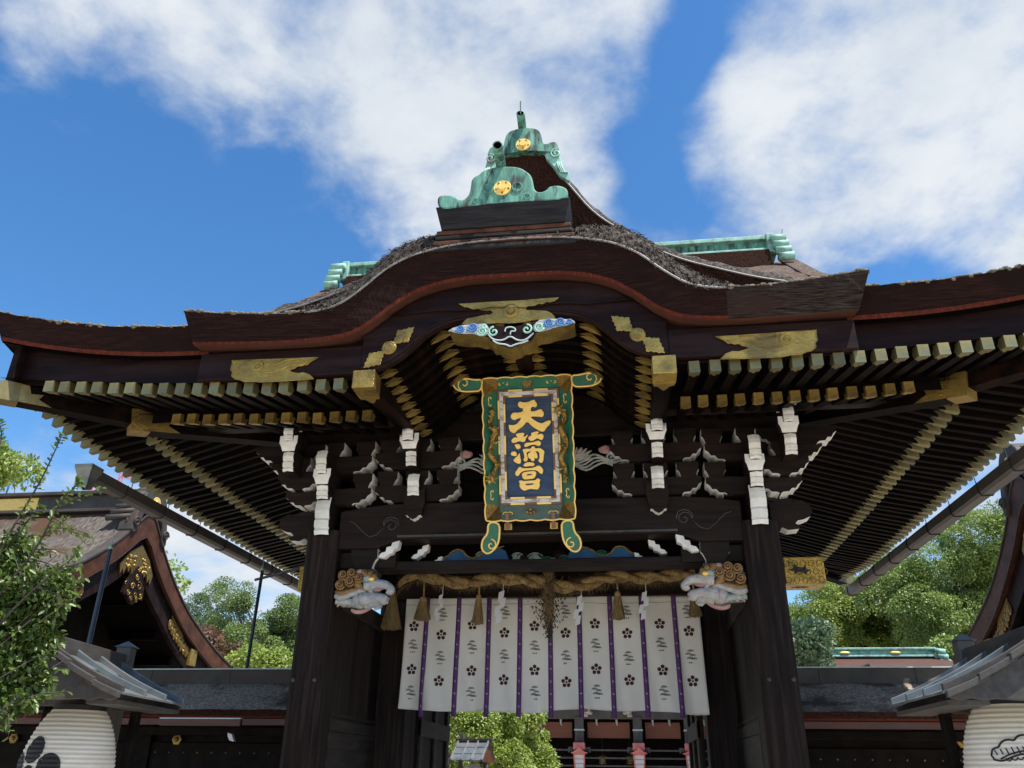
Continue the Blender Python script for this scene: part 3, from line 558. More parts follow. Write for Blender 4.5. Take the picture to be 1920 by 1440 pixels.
for s in (-1, 1):
    cutface('thatch_edge', lambda t: (s*(3.0+2.4*t), -2.2, zT(3.0+2.4*t)), lambda t: (s*(3.0+2.32*t), -2.09, zr(3.0+2.4*t)), 60, ['cut', 'redband'])
    cutface('thatch_edge', lambda t: (s*5.4, -2.2+9.9*t, zT(abs(-2.2+9.9*t-YC)+.45)), lambda t: (s*5.31, -2.1+9.7*t, zr(abs(-2.2+9.9*t-YC)+.45)), 80, ['cut', 'redband'])
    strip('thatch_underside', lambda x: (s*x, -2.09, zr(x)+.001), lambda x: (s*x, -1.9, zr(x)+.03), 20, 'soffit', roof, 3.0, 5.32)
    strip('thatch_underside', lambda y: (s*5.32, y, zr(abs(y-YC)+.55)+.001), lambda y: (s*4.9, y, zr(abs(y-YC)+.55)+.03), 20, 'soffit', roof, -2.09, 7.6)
cutface('thatch_edge', lambda t: (-5.4+10.8*t, 7.7, zT(abs(-5.4+10.8*t))), lambda t: (-5.3+10.6*t, 7.6, zr(abs(-5.4+10.8*t))), 40, ['cut', 'redband'])
# ---- the curved gable (its thatch swells up behind the front edge)
def kx(u): return -3.18+6.36*u
def bulge(d, x): return (float(np.interp(abs(x), [0, .45, .7, 1.0, 1.3, 1.6, 1.9, 2.25, 3.2], [.24, .26, .46, .53, .57, .50, .30, .10, .05])))*(1-math.exp(-d/.20))
b = MB(); b.grid(lambda u, v: (kx(u), -2.37+3.4*v**2.2, K_top(abs(kx(u)))+bulge(3.4*v**2.2, kx(u))+(.014*nz(kx(u)*2, v*9, 2.3) if v > 0 else 0)), 200, 26)
kth = b.build('curved_gable_thatch', 'thatch', gate, True)
def kbx(x): return x*(1-.038*min(1, abs(x)/3.18)**5)
for x0, x1, mt in ((-3.18, 1.95, ['cut', 'redband']), (1.95, 3.18, ['cutw', 'cutw'])):  # right end greyer: weathering, plus a lit look put into the colour
    cutface('thatch_edge', lambda t: (x0+(x1-x0)*t, -2.37, K_top(abs(x0+(x1-x0)*t))), lambda t: (kbx(x0+(x1-x0)*t), -2.285, K_red(abs(kbx(x0+(x1-x0)*t)))), int(40*(x1-x0)), mt, 7, .10, .0025, kth)
for s in (-1, 1):   # returned ends of the thick edge
    MB().add([(s*3.18, -2.37, K_top(3.18)), (s*3.06, -2.285, K_red(3.06)), (s*3.06, -1.5, K_red(3.06)+.1), (s*3.18, -1.5, K_top(3.18)+.2)], [(0, 1, 2, 3)]).build('thatch_end', 'cutw', kth)
b = MB(); vs = []
for i in range(121):
    x = -3.06+6.12*i/120; vs += [(x, -2.284, K_red(abs(x))), (x, -2.06, K_red(abs(x))+.035)]
b.add(vs, [(2*i, 2*i+2, 2*i+3, 2*i+1) for i in range(120)]); b.build('thatch_underside', 'redwood', kth)
t = MB(); t.tube([(-1.95+3.9*i/80, -2.378, K_top(abs(-1.95+3.9*i/80))-.004) for i in range(81)], .011, 6); t.build('edge_trim', 'trim', kth, True)
# thatch chips and mossy tufts, too many to count
def chips(name, pts, nrm, down, n, size, m, parent):
    """little bark chips lying on a sampled surface"""
    V = np.zeros((n, 4, 3)); idx = rng.integers(0, len(pts), n)
    for q in range(n):
        p = pts[idx[q]]+rng.normal(0, .012, 3); d = down[idx[q]]+rng.normal(0, .25, 3); d /= np.linalg.norm(d); a = np.cross(nrm[idx[q]], d); a /= np.linalg.norm(a)+1e-6
        L, w = size*(.6+.8*rng.random()), size*.16*(.6+.8*rng.random()); nn_ = nrm[idx[q]]*size*.10*rng.random()
        V[q] = [p-a*w, p+a*w, p+a*w*.6+d*L+nn_, p-a*w*.6+d*L+nn_]
    return tag(quads(name, V, 4, m, parent), kind='stuff')
P_, N_, D_ = [], [], []
for i in range(2600):
    x = rng.uniform(-2.0, 2.0); dd_ = rng.random()**1.6*.7; e = .01
    z = K_top(abs(x))+bulge(dd_, x); gx = (K_top(abs(x+e))-K_top(abs(x-e)))/(2*e); gy = (bulge(dd_+e, x)-bulge(dd_, x))/e
    nv = np.array([-gx, -gy, 1.]); nv /= np.linalg.norm(nv); P_.append(np.array([x, -2.37+dd_, z+.006])); N_.append(nv)
    dn = np.array([-np.sign(gx)*abs(gx)-.15*np.sign(x)*-1, -1., -gy-gx*gx*.5]); dn -= nv*dn.dot(nv); D_.append(dn/np.linalg.norm(dn))
chips('bark_chips', P_, N_, D_, 20000, .032, 'thatch', kth)
def tufts(name, edge, n, r, parent):
    b = MB()
    for i in range(n):
        p = edge(rng.random()); k = r*(.5+rng.random()); b.ball((p[0]+rng.normal(0, .01), p[1]+rng.normal(0, .015)+.03, p[2]+rng.normal(0, .006)), (k*1.3, k, k*.8), 6, 4)
    return tag(b.build(name, 'moss', parent, False), kind='stuff')
for s in (-1, 1):
    tufts('moss_tufts', lambda t: (s*(1.75+1.42*t), -2.36, K_top(1.75+1.42*t)+.012), 160, .022, kth)
    tufts('moss_tufts', lambda t: (s*(3.2+2.2*t), -2.19, zT(3.2+2.2*t)+.008), 190, .022, roof)
# ---- bargeboard of the curved gable and its gilt fittings
b = MB(); n = 60; lo, hi = [], []
for i in range(n+1):
    x = -1.42+2.84*i/n; lo.append((x, K_low(abs(x)))); hi.append((x, K_red(abs(x))+.01))
hafu = bevel(MB().prism(lo+hi[::-1], 'y', -2.165, -2.075).build('bargeboard', 'hafu', gate), .012)
t = MB(); t.tube([(x, -2.17, z+.035) for x, z in lo], .010, 5); t.build('bargeboard_bead', 'hafu', hafu, True)
for s in (-1, 1): bevel(MB().box(s*1.42, s*3.04, -2.15, -2.08, 4.945, 5.235).build('bargeboard', 'hafu', gate), .01)
def fitting(name, pts, y, m='gold', th=.014, k=1, parent=hafu): return bevel(MB().prism(chaikin(pts, k), 'y', y-th, y).build(name, m, parent), .004)
plate = [(1.839, 5.124), (2.003, 5.125), (2.289, 5.130), (2.711, 5.143), (2.696, 5.095), (2.699, 5.036), (2.675, 5.009), (2.678, 4.970), (2.635, 4.938), (2.594, 4.931), (2.541, 4.905), (2.459, 4.906), (2.392, 4.894), (2.260, 4.892), (2.062, 4.894), (1.859, 4.901), (1.909, 4.947), (1.970, 4.969), (2.019, 4.962), (2.071, 4.974), (2.106, 4.992), (2.092, 5.012), (2.059, 5.020), (2.036, 5.043), (1.994, 5.041), (1.962, 5.055), (1.944, 5.048), (1.911, 5.084)]
for s in (-1, 1):
    pf = fitting('gilt_plate', [(s*a, b) for a, b in plate], -2.152, k=0)
    q = MB(); q.tube(spiral((s*2.44, 5.065), .062, 1.3, 2.2, s, 20, -2.168), .010, 6); q.tube([(s*x, -2.168, z) for x, z in ((2.40, 5.0), (2.28, 4.985), (2.18, 5.02), (2.10, 5.06), (2.0, 5.05), (1.93, 5.08))], .009, 6)
    q.tube([(s*x, -2.168, z) for x, z in ((2.36, 5.10), (2.24, 5.07), (2.16, 5.11), (2.04, 5.12))], .009, 6); q.build('embossed_scroll', 'gold', pf, True)
    q = MB(); pr_ = [(s*a, b) for a, b in plate]; q.tube([(a, -2.166, b) for a, b in pr_+pr_[:1]], .006, 5); q.build('raised_rim', 'gold', pf, True)
# the paired leaf mounts with a round boss, following the curve
lh = [(0, .022), (.03, .028), (.045, .05), (.07, .052), (.078, .075), (.10, .085), (.108, .105), (.135, .095), (.145, .07), (.17, .068), (.185, .045), (.215, .04), (.225, .02), (.255, .0)]
lf = lh+[(a, -b) for a, b in lh[-2::-1]]
for s in (-1, 1):
    c0 = (s*1.155, 5.185); an = math.atan2(-.95, s*1.0); ang = R(-42) if s > 0 else R(42)
    for d in (-1, 1):
        pts = [(c0[0]+math.cos(ang)*d*(a+.055)-math.sin(ang)*b*.85, c0[1]+math.sin(ang)*d*(a+.055)+math.cos(ang)*b*.85) for a, b in lf]; fitting('gilt_leaf', pts, -2.168, k=0)
    q = MB(); q.lathe([(.0, -.03), (.035, -.03), (.04, -.022), (.06, -.02), (.072, -.008), (.074, .02)], (c0[0], -2.168, c0[1]), 24, 0, 'y'); q.build('gilt_boss', 'gold', hafu)
cg = [(-0.490, 5.619), (-0.316, 5.620), (-0.115, 5.620), (0.100, 5.617), (0.313, 5.624), (0.471, 5.624), (0.433, 5.589), (0.383, 5.573), (0.355, 5.583), (0.313, 5.558), (0.278, 5.567), (0.242, 5.546), (0.178, 5.546), (0.150, 5.523), (0.171, 5.505), (0.214, 5.502), (0.298, 5.493), (0.354, 5.485), (0.396, 5.458), (0.431, 5.415), (0.423, 5.391), (0.256, 5.396), (0.116, 5.376), (0.003, 5.373), (-0.110, 5.384), (-0.224, 5.380), (-0.452, 5.391), (-0.425, 5.427), (-0.397, 5.452), (-0.340, 5.457), (-0.269, 5.475), (-0.219, 5.485), (-0.183, 5.479), (-0.155, 5.497), (-0.177, 5.528), (-0.213, 5.522), (-0.271, 5.534), (-0.300, 5.553), (-0.343, 5.543), (-0.402, 5.576), (-0.430, 5.575)]
fitting('gilt_crest_plate', [(a-.02, b) for a, b in cg], -2.168, k=0)
q = MB(); q.lathe([(0, -.034), (.03, -.034), (.035, -.02), (.055, -.026), (.075, -.018), (.085, 0)], (-.005, -2.17, 5.505), 24, 0, 'y'); q.build('gilt_boss', 'gold', hafu)
# gable pendant: dark heart, pale outlines, cloud wings, gilt sides
gp = [(-0.570, 5.259), (-0.515, 5.292), (-0.396, 5.308), (-0.243, 5.313), (-0.103, 5.285), (0.008, 5.259), (0.132, 5.278), (0.269, 5.321), (0.447, 5.316), (0.582, 5.296), (0.599, 5.264), (0.527, 5.237), (0.405, 5.222), (0.364, 5.201), (0.242, 5.191), (0.228, 5.140), (0.187, 5.093), (0.119, 5.097), (0.092, 5.063), (0.052, 5.055), (0.014, 5.035), (-0.023, 5.059), (-0.085, 5.075), (-0.113, 5.111), (-0.154, 5.104), (-0.197, 5.178), (-0.260, 5.175), (-0.323, 5.207), (-0.406, 5.205), (-0.526, 5.228)]
pend = MB().prism(chaikin(gp, 1), 'y', -2.30, -2.06, 0, 1).build('gable_pendant', ['hafu', 'gold'], gate)
def wline(pts, y, r=.008, m='pale', name='pale_outline', par=pend): t = MB(); t.tube([(a, y, b) for a, b in chaikin(pts, 2, False)], r, 5); return t.build(name, m, par, True)
wline([(-0.197, 5.202), (-0.154, 5.144), (-0.099, 5.126), (-0.044, 5.130), (0.010, 5.169), (0.065, 5.123), (0.120, 5.109), (0.174, 5.132), (0.222, 5.184)], -2.305)
wline([(-0.147, 5.129), (-0.098, 5.092), (-0.030, 5.083), (0.014, 5.054), (0.059, 5.078), (0.120, 5.089), (0.174, 5.109)], -2.305)
wline([(-0.039, 5.215), (-0.033, 5.254), (0.016, 5.262), (0.057, 5.241), (0.057, 5.209), (0.016, 5.220), (0.010, 5.181)], -2.305, .007)
for sg, cpt in ((1, [(-0.142, 5.219)][0]), (-1, [(0.160, 5.226)][0])):
    t = MB(); t.tube(spiral(cpt, .052, 1.3, R(90), sg, 20, -2.305), .010, 6); t.build('pale_outline', 'mint', pend, True)
for wp in ([(-0.559, 5.254), (-0.514, 5.284), (-0.395, 5.301), (-0.284, 5.306), (-0.228, 5.301), (-0.192, 5.278), (-0.184, 5.216), (-0.217, 5.176), (-0.273, 5.180), (-0.329, 5.208), (-0.406, 5.207), (-0.515, 5.229)], [(0.217, 5.243), (0.242, 5.284), (0.276, 5.310), (0.379, 5.311), (0.474, 5.308), (0.576, 5.291), (0.594, 5.265), (0.528, 5.239), (0.405, 5.224), (0.364, 5.203), (0.269, 5.188), (0.228, 5.199)]):
    bevel(MB().prism(chaikin(wp, 1), 'y', -2.318, -2.301).build('cloud_wing', 'carveb', pend), .006)
for c_, r_, m_, sg in (([(-0.450, 5.260)][0], .040, 'bblue', 1), ([(-0.338, 5.272)][0], .048, 'bblue', 1), ([(-0.250, 5.222)][0], .046, 'mint', 1), ([(-0.227, 5.271)][0], .026, 'mint', -1),
                           ([(0.365, 5.274)][0], .048, 'bblue', -1), ([(0.471, 5.277)][0], .046, 'bblue', -1), ([(0.276, 5.236)][0], .048, 'mint', -1), ([(0.549, 5.275)][0], .026, 'bblue', 1)):
    t = MB(); t.tube(spiral(c_, r_, 1.8, R(200), sg, 24, -2.322), [.011-.0002*k for k in range(25)], 6); t.build('cloud_swirl', m_, pend, True)
wline([(-0.560, 5.248), (-0.505, 5.273), (-0.436, 5.297), (-0.338, 5.299), (-0.227, 5.298)], -2.308, .009, 'carveb'); wline([(0.270, 5.306), (0.379, 5.310), (0.475, 5.305), (0.583, 5.286), (0.593, 5.259)], -2.308, .009, 'carveb')
# ---- inside the curved gable: bowed rafters with gilt sleeves, ridge and side purlins
for k in range(9):
    y = -1.90+.19*k; b = MB(); n = 36; up2, lo2 = [], []
    for i in range(n+1):
        x = -1.36+2.72*i/n; z = K_low(abs(x)*1.0)+.05; lo2.append((x, z)); up2.append((x, z+.075))
    cr_ = MB().prism(lo2+up2[::-1], 'y', y-.035, y+.035).build('bowed_rafter', 'woody', gate)
    for xc, hw in ((-.13, .09), (.13, .09), (-.72, .10), (.72, .10), (-1.22, .09), (1.22, .09)):
        sl2 = MB(); N = 6; a0 = []; 
        for i in range(N+1):
            x = xc-hw+2*hw*i/N; wd = .039*(1 if .25 < i/N < .75 else .55 if .1 < i/N < .9 else .15); z = K_low(abs(x))+.044; a0 += [(x, y-wd, z), (x, y+wd, z), (x, y-.040, z+.005+.05*(1-abs(2*i/N-1))), (x, y-.040, z)]
        sl2.add(a0, [(4*i, 4*i+4, 4*i+5, 4*i+1) for i in range(N)]+[(4*i+3, 4*i+7, 4*i+6, 4*i+2) for i in range(N)]); sl2.build('gilt_sleeve', 'gold', cr_)
strip('gable_ceiling', lambda x: (x, -2.1, K_low(abs(x))+.125), lambda x: (x, -.1, K_low(abs(x))+.125), 50, 'soffit', None, -1.4, 1.4)
MB().beam((0, -2.06, 5.46), (0, -.85, 5.58), .17, .11).build('gable_ridge_purlin', 'woody', gate)
for s in (-1, 1):
    sp = MB().beam((s*1.37, -2.12, 4.868), (s*1.37, -.3, 5.14), .17, .15).build('gable_side_purlin', 'woody', gate); bevel(sp)
    ge = bevel(MB().box(s*1.265, s*1.475, -2.19, -1.98, 4.775, 4.955).build('gilt_end', 'gold', sp), .008)
    pts = [(s*1.27, -1.985), (s*1.47, -1.985), (s*1.46, -1.93), (s*1.42, -1.92), (s*1.40, -1.87), (s*1.37, -1.83), (s*1.34, -1.87), (s*1.32, -1.92), (s*1.28, -1.93)]
    MB().prism(pts, 'z', 4.772, 4.778).build('gilt_tongue', 'gold', sp)
    MB().add([(s*1.44, -2.1, 4.95), (s*1.44, -.1, 4.95), (s*1.44, -.1, 5.5), (s*1.44, -2.1, 5.12)], [(0, 1, 2, 3)]).build('gable_cheek', 'soffit', gate)
# ---- ridge stack and crest-tile of the curved gable
ob = (-.065, -2.40)
for k, (z0, z1, w, m) in enumerate(((6.10, 6.155, .70, 'blackbox'), (6.165, 6.215, .68, 'brownwood'), (6.225, 6.27, .66, 'blackbox'), (6.28, 6.325, .65, 'brownwood'))):
    xbeam('ridge_step', ob[0]-w, ob[0]+w, ob[1]+.02-.004*k, -.6, z0, z1, m, .012)
b = MB(); b.add([(ob[0]-.60, ob[1], 6.33), (ob[0]+.60, ob[1], 6.33), (ob[0]+.60, -.6, 6.33), (ob[0]-.60, -.6, 6.33), (ob[0]-.655, ob[1]-.06, 6.56), (ob[0]+.655, ob[1]-.06, 6.56), (ob[0]+.655, -.6, 6.56), (ob[0]-.655, -.6, 6.56)],
                [(0, 3, 2, 1), (4, 5, 6, 7), (0, 1, 5, 4), (1, 2, 6, 5), (2, 3, 7, 6), (3, 0, 4, 7)])
bevel(b.build('ridge_box', 'blackbox', gate), .006)
def crest_tile(name, pts, y0, y1, crest, cr, tube_path, tr_, slots, parent=gate):
    o = bevel(MB().prism(chaikin(pts, 2), 'y', y0, y1).build(name, 'verd', parent), .02, 3)
    q = MB(); q.lathe([(0, -.035), (cr*.42, -.035), (cr*.46, -.028), (cr*.48, -.014), (cr*.93, -.016), (cr, -.008), (cr, .02)], (crest[0], y0, crest[1]), 28, 0, 'y'); c = q.build('gold_crest', 'goldleaf', o)
    q = MB()
    for k in range(5):
        a = R(90+72*k+36); x, z = crest[0]+cr*.72*math.cos(a), crest[1]+cr*.72*math.sin(a)
        q.prism([(x+.014*math.cos(a), z+.014*math.sin(a)), (x+.012*math.cos(a+2.2), z+.012*math.sin(a+2.2)), (x+.012*math.cos(a-2.2), z+.012*math.sin(a-2.2))], 'y', y0-.019, y0-.01)
    q.build('crest_dart', 'black', o)
    for (x, z, r_) in slots: q = MB(); q.lathe([(r_*.7, .0), (r_*.8, -.012), (r_, -.012), (r_*1.08, .004)], (x, y0, z), 16, 0, 'y'); q.build('raised_ring', 'verd', o, True)
    if tube_path:
        q = MB(); F = frames(tube_path); q.tube(tube_path, tr_, 16, 0, False)
        q.tube(tube_path, tr_*.78, 16, 1, False); k = 16
        n0 = len(q.v); e0 = [Vector(v) for v in q.v]
        q.f += [(3*16+j if len(tube_path) == 4 else (len(tube_path)-1)*16+j, (len(tube_path)-1)*16+(j+1) % 16, n0//2+(len(tube_path)-1)*16+(j+1) % 16, n0//2+(len(tube_path)-1)*16+j) for j in range(16)]; q.m += [0]*16
        q.f += [tuple(n0//2+16*0+j for j in range(16))]; q.m += [1]
        q.build('horn_tube', ['verd', 'black'], o, True)
    return o
fo = [(-0.713, 6.656), (-0.699, 6.696), (-0.660, 6.710), (-0.594, 6.707), (-0.537, 6.681), (-0.491, 6.636), (-0.447, 6.632), (-0.409, 6.669), (-0.389, 6.729), (-0.381, 6.810), (-0.378, 6.872), (-0.346, 6.911), (-0.307, 6.928), (-0.269, 6.973), (-0.181, 7.006), (-0.070, 7.009), (0.041, 6.998), (0.119, 6.969), (0.185, 6.907), (0.218, 6.862), (0.235, 6.778), (0.242, 6.709), (0.267, 6.666), (0.305, 6.652), (0.359, 6.671), (0.391, 6.715), (0.445, 6.724), (0.510, 6.711), (0.563, 6.672), (0.572, 6.611), (0.550, 6.540), (0.390, 6.535), (0.176, 6.541), (-0.040, 6.541), (-0.257, 6.540), (-0.476, 6.533), (-0.668, 6.527), (-0.699, 6.587)]
crest_tile('ridge_end_ornament', fo, -2.46, -2.27, [(-0.066, 6.731)][0], .088, [tuple(p) for p in [(-0.097, -2.360, 7.064), (-0.090, -2.520, 7.054), (-0.076, -2.750, 7.015)]], .050, [(a, b, .055) for a, b in [(-0.206, 6.737), (0.078, 6.730)]]+[(a, b, .035) for a, b in [(-0.317, 6.598), (0.177, 6.606)]])
# ---- the upper dormer gable behind
gk = [(0.157, 8.256), (0.509, 7.727), (0.772, 7.322), (1.057, 7.040), (1.610, 6.641), (2.095, 6.433), (2.517, 6.288), (2.830, 6.212)]
gk = [(abs(a), b) for a, b in gk]
G_top = smooth_curve([0, .10]+[a for a, b in gk], [gk[0][1]+.004, gk[0][1]+.003]+[b for a, b in gk]) if gk[0][0] > .12 else smooth_curve([0]+[a for a, b in gk], [gk[0][1]+.004]+[b for a, b in gk])
GW = gk[-1][0]
def gbul(d): return .27*(1-math.exp(-d/.12))
b = MB(); b.grid(lambda u, v: (-GW+2*GW*u, -1.25+3.9*v**1.8, G_top(abs(-GW+2*GW*u))+gbul(3.9*v**1.8)+(.012*nz(u*20, v*9, 1.3) if v > 0 else 0)), 120, 20)
dth = b.build('dormer_thatch', 'thatch', gate, True)
def gth(x): return .55*min(1, .25+1.0*max(0, (GW-abs(x))/GW)*1.2)
cutface('thatch_edge', lambda t: (-GW+2*GW*t, -1.25, G_top(abs(-GW+2*GW*t))), lambda t: ((-GW+2*GW*t)*.97, -1.15, G_top(abs(-GW+2*GW*t))-gth(-GW+2*GW*t)), 90, ['cutplain', 'cutplain'], 7, .1, .012, dth)
strip('dormer_board', lambda x: (x, -1.10, 5.6), lambda x: (x, -1.10, G_top(abs(x))-gth(x)+.08), 40, 'hafu', None, -GW*.96, GW*.96)
t = MB(); t.tube([(-GW+2*GW*i/80, -1.262, G_top(abs(-GW+2*GW*i/80))-.004) for i in range(81)], .012, 6); t.build('edge_trim', 'trim', dth, True)
tufts('moss_tufts', lambda t: ((1 if t > .5 else -1)*(.2+GW*.8*abs(2*t-1)), -1.2, G_top(.2+GW*.8*abs(2*t-1))+.03), 420, .024, dth)
ro = [(-0.234, 8.243), (-0.243, 8.381), (-0.231, 8.467), (-0.178, 8.539), (-0.098, 8.565), (-0.017, 8.569), (0.117, 8.550), (0.184, 8.508), (0.210, 8.419), (0.223, 8.297), (0.235, 8.211), (0.170, 8.201)]
rc = [(-0.009, 8.305)][0]
half = [(a-rc[0], b) for a, b in [(-0.011, 8.568), (0.117, 8.547), (0.177, 8.512), (0.210, 8.427), (0.225, 8.305), (0.249, 8.286), (0.289, 8.290), (0.322, 8.312), (0.381, 8.306), (0.406, 8.244), (0.412, 8.175), (0.399, 8.152)]]
wing = [(a-rc[0], b) for a, b in [(0.246, 8.152), (0.299, 8.197), (0.378, 8.188), (0.423, 8.125), (0.441, 8.023), (0.459, 7.938), (0.484, 7.870), (0.526, 7.866), (0.537, 7.783), (0.526, 7.728), (0.488, 7.756), (0.425, 7.811), (0.387, 7.880), (0.349, 7.966), (0.298, 8.037), (0.259, 8.100)]]
bz = [(-0.008, 8.211)][0][1]
pts = [(rc[0]+a, b) for a, b in half]+[(rc[0]+.10, bz), (rc[0]-.10, bz)]+[(rc[0]-a, b) for a, b in half[::-1]]
crest_tile('ridge_end_ornament', pts, -1.32, -1.1, (rc[0], rc[1]+.0), .090, [tuple(p) for p in [(-0.030, -1.200, 8.622), (-0.023, -1.360, 8.631), (-0.022, -1.480, 8.650)]], .050, [])
q = MB(); q.tube([(-0.022, -1.480, 8.633), (-0.021, -1.500, 8.816)], .008, 6); q.build('lightning_spike', 'pipe', gate)
for s in (-1, 1):
    w = bevel(MB().prism(chaikin([(rc[0]+s*a, b) for a, b in wing], 1), 'y', -1.30, -1.14).build('ridge_end_wing', 'verdl', gate), .02, 3)
    q = MB(); c_ = (rc[0]+s*(wing[2][0]-.0), wing[1][1]-.055); q.tube(spiral(c_, .07, 1.6, R(60), s, 22, -1.31), .013, 6)
    for d_ in (0, .035, .07): q.tube([(rc[0]+s*(wing[k][0]-.01-d_*.6), -1.31, wing[k][1]-.02+d_*.1) for k in (4, 5, 6, 7)], .010, 6)
    q.build('scroll_relief', 'verdl', w, True)
# ---- main ridge: verdigris copper box with rolled ends
rx = 3.50; rzt = [(3.578, 9.505)][0][1]; rzb = [(3.557, 9.193)][0][1]
rg = MB().box(-rx, rx, YC-.16, YC+.16, rzb+.07, rzt-.07).build('main_ridge', 'verd', gate)
bevel(MB().box(-rx-.02, rx+.02, YC-.24, YC+.24, rzt-.075, rzt).build('ridge_cap', 'verdl', rg), .01); bevel(MB().box(-rx, rx, YC-.23, YC+.23, rzb, rzb+.075).build('ridge_foot', 'verdl', rg), .01)
xbeam('ridge_bed', -rx, rx, YC-.3, YC+.3, 8.4, rzb-.002, 'cutplain')
for s in (-1, 1):
    e_ = MB(); e_.prism([(s*(rx-.02), rzb-.02), (s*(rx+.12), rzb-.06), (s*(rx+.16), rzt-.1), (s*(rx+.10), rzt+.02), (s*(rx-.02), rzt+.02)], 'y', YC-.27, YC+.27); ee = bevel(e_.build('ridge_end_ornament', 'verdl', gate), .02)
    q = MB()
    for k in range(4): q.tube([(s*(rx+.03+.03*k), YC-.30, rzt-.13-.115*k), (s*(rx+.27+.03*k), YC-.30, rzt-.13-.115*k)], .072, 14)
    q.build('rolled_tile', 'verdl', ee, True)
    q = MB(); q.tube([(s*(rx-.05), YC, rzt+.02), (s*(rx+.15), YC, rzt-.01), (s*(rx+.28), YC, rzt+.03)], [.06, .055, .05], 12); q.build('ridge_horn', 'verdl', ee, True)
    q = MB(); q.tube([(s*(rx+.28), YC, rzt+.03), (s*(rx+.32), YC, rzt+.26)], .006, 6); q.build('lightning_spike', 'pipe', ee)
    # thick gable-end thatch below the ridge
    MB().prism([(YC-2.6, roofz(3.7, YC-2.6)-.5), (YC-1.2, roofz(3.7, YC-1.2)-.5), (YC, roofz(3.7, YC)-.55), (YC+1.2, roofz(3.7, YC+1.2)-.5), (YC+2.6, roofz(3.7, YC+2.6)-.5), (YC+2.6, roofz(3.7, YC+2.6)), (YC+1.2, roofz(3.7, YC+1.2)), (YC, roofz(3.7, YC)+.02), (YC-1.2, roofz(3.7, YC-1.2)), (YC-2.6, roofz(3.7, YC-2.6))], 'x', s*3.70, s*3.95).build('gable_thatch', 'thatchx', gate)
# ---- rain gutters hung under the side eaves
for s in (-1, 1):
    yA = -.22; n = 14
    sec = [(-.085, .05), (-.085, -.07), (-.06, -.105), (.06, -.105), (.085, -.07), (.085, .05), (.075, .05), (.075, -.06), (.052, -.092), (-.052, -.092), (-.075, -.06), (-.075, .05)]
    gz = lambda y: 4.755+.014*y; vs = []; ys2 = [yA, 7.9]
    b = MB(); k = len(sec)
    for y in ys2: vs += [(s*5.30+a, y, gz(y)+c) for a, c in sec]
    b.add(vs, [(j, (j+1) % k, k+(j+1) % k, k+j) for j in range(k)]); gt = b.build('rain_gutter', 'gutter', gate)
    for i in range(9):
        y = yA+.6+i*.92; q = MB(); q.tube([(s*5.30+a*1.06, y, gz(y)+c*1.06) for a, c in sec[:6]], .008, 4); q.build('gutter_joint', 'black', gt)
        q = MB(); q.tube([(s*5.30, y+.2, gz(y)+.03), (s*5.27, y+.2, 5.16)], .006, 5); q.build('gutter_hanger', 'pipe', gt)
    # funnel head at the open front end
    if s < 0:
        b = MB(); c = (s*5.30, yA-.08); prof = [(.115, .07), (.11, .03), (.075, -.07), (.055, -.20)]; b.add([(c[0]+r_*a, c[1]+r_*d, gz(yA)+h_) for r_, h_ in prof for a, d in ((-1, -1), (1, -1), (1, 1), (-1, 1))], [(4*i+j, 4*i+(j+1) % 4, 4*i+4+(j+1) % 4, 4*i+4+j) for i in range(3) for j in range(4)]); b.build('gutter_head', 'copper', gt)

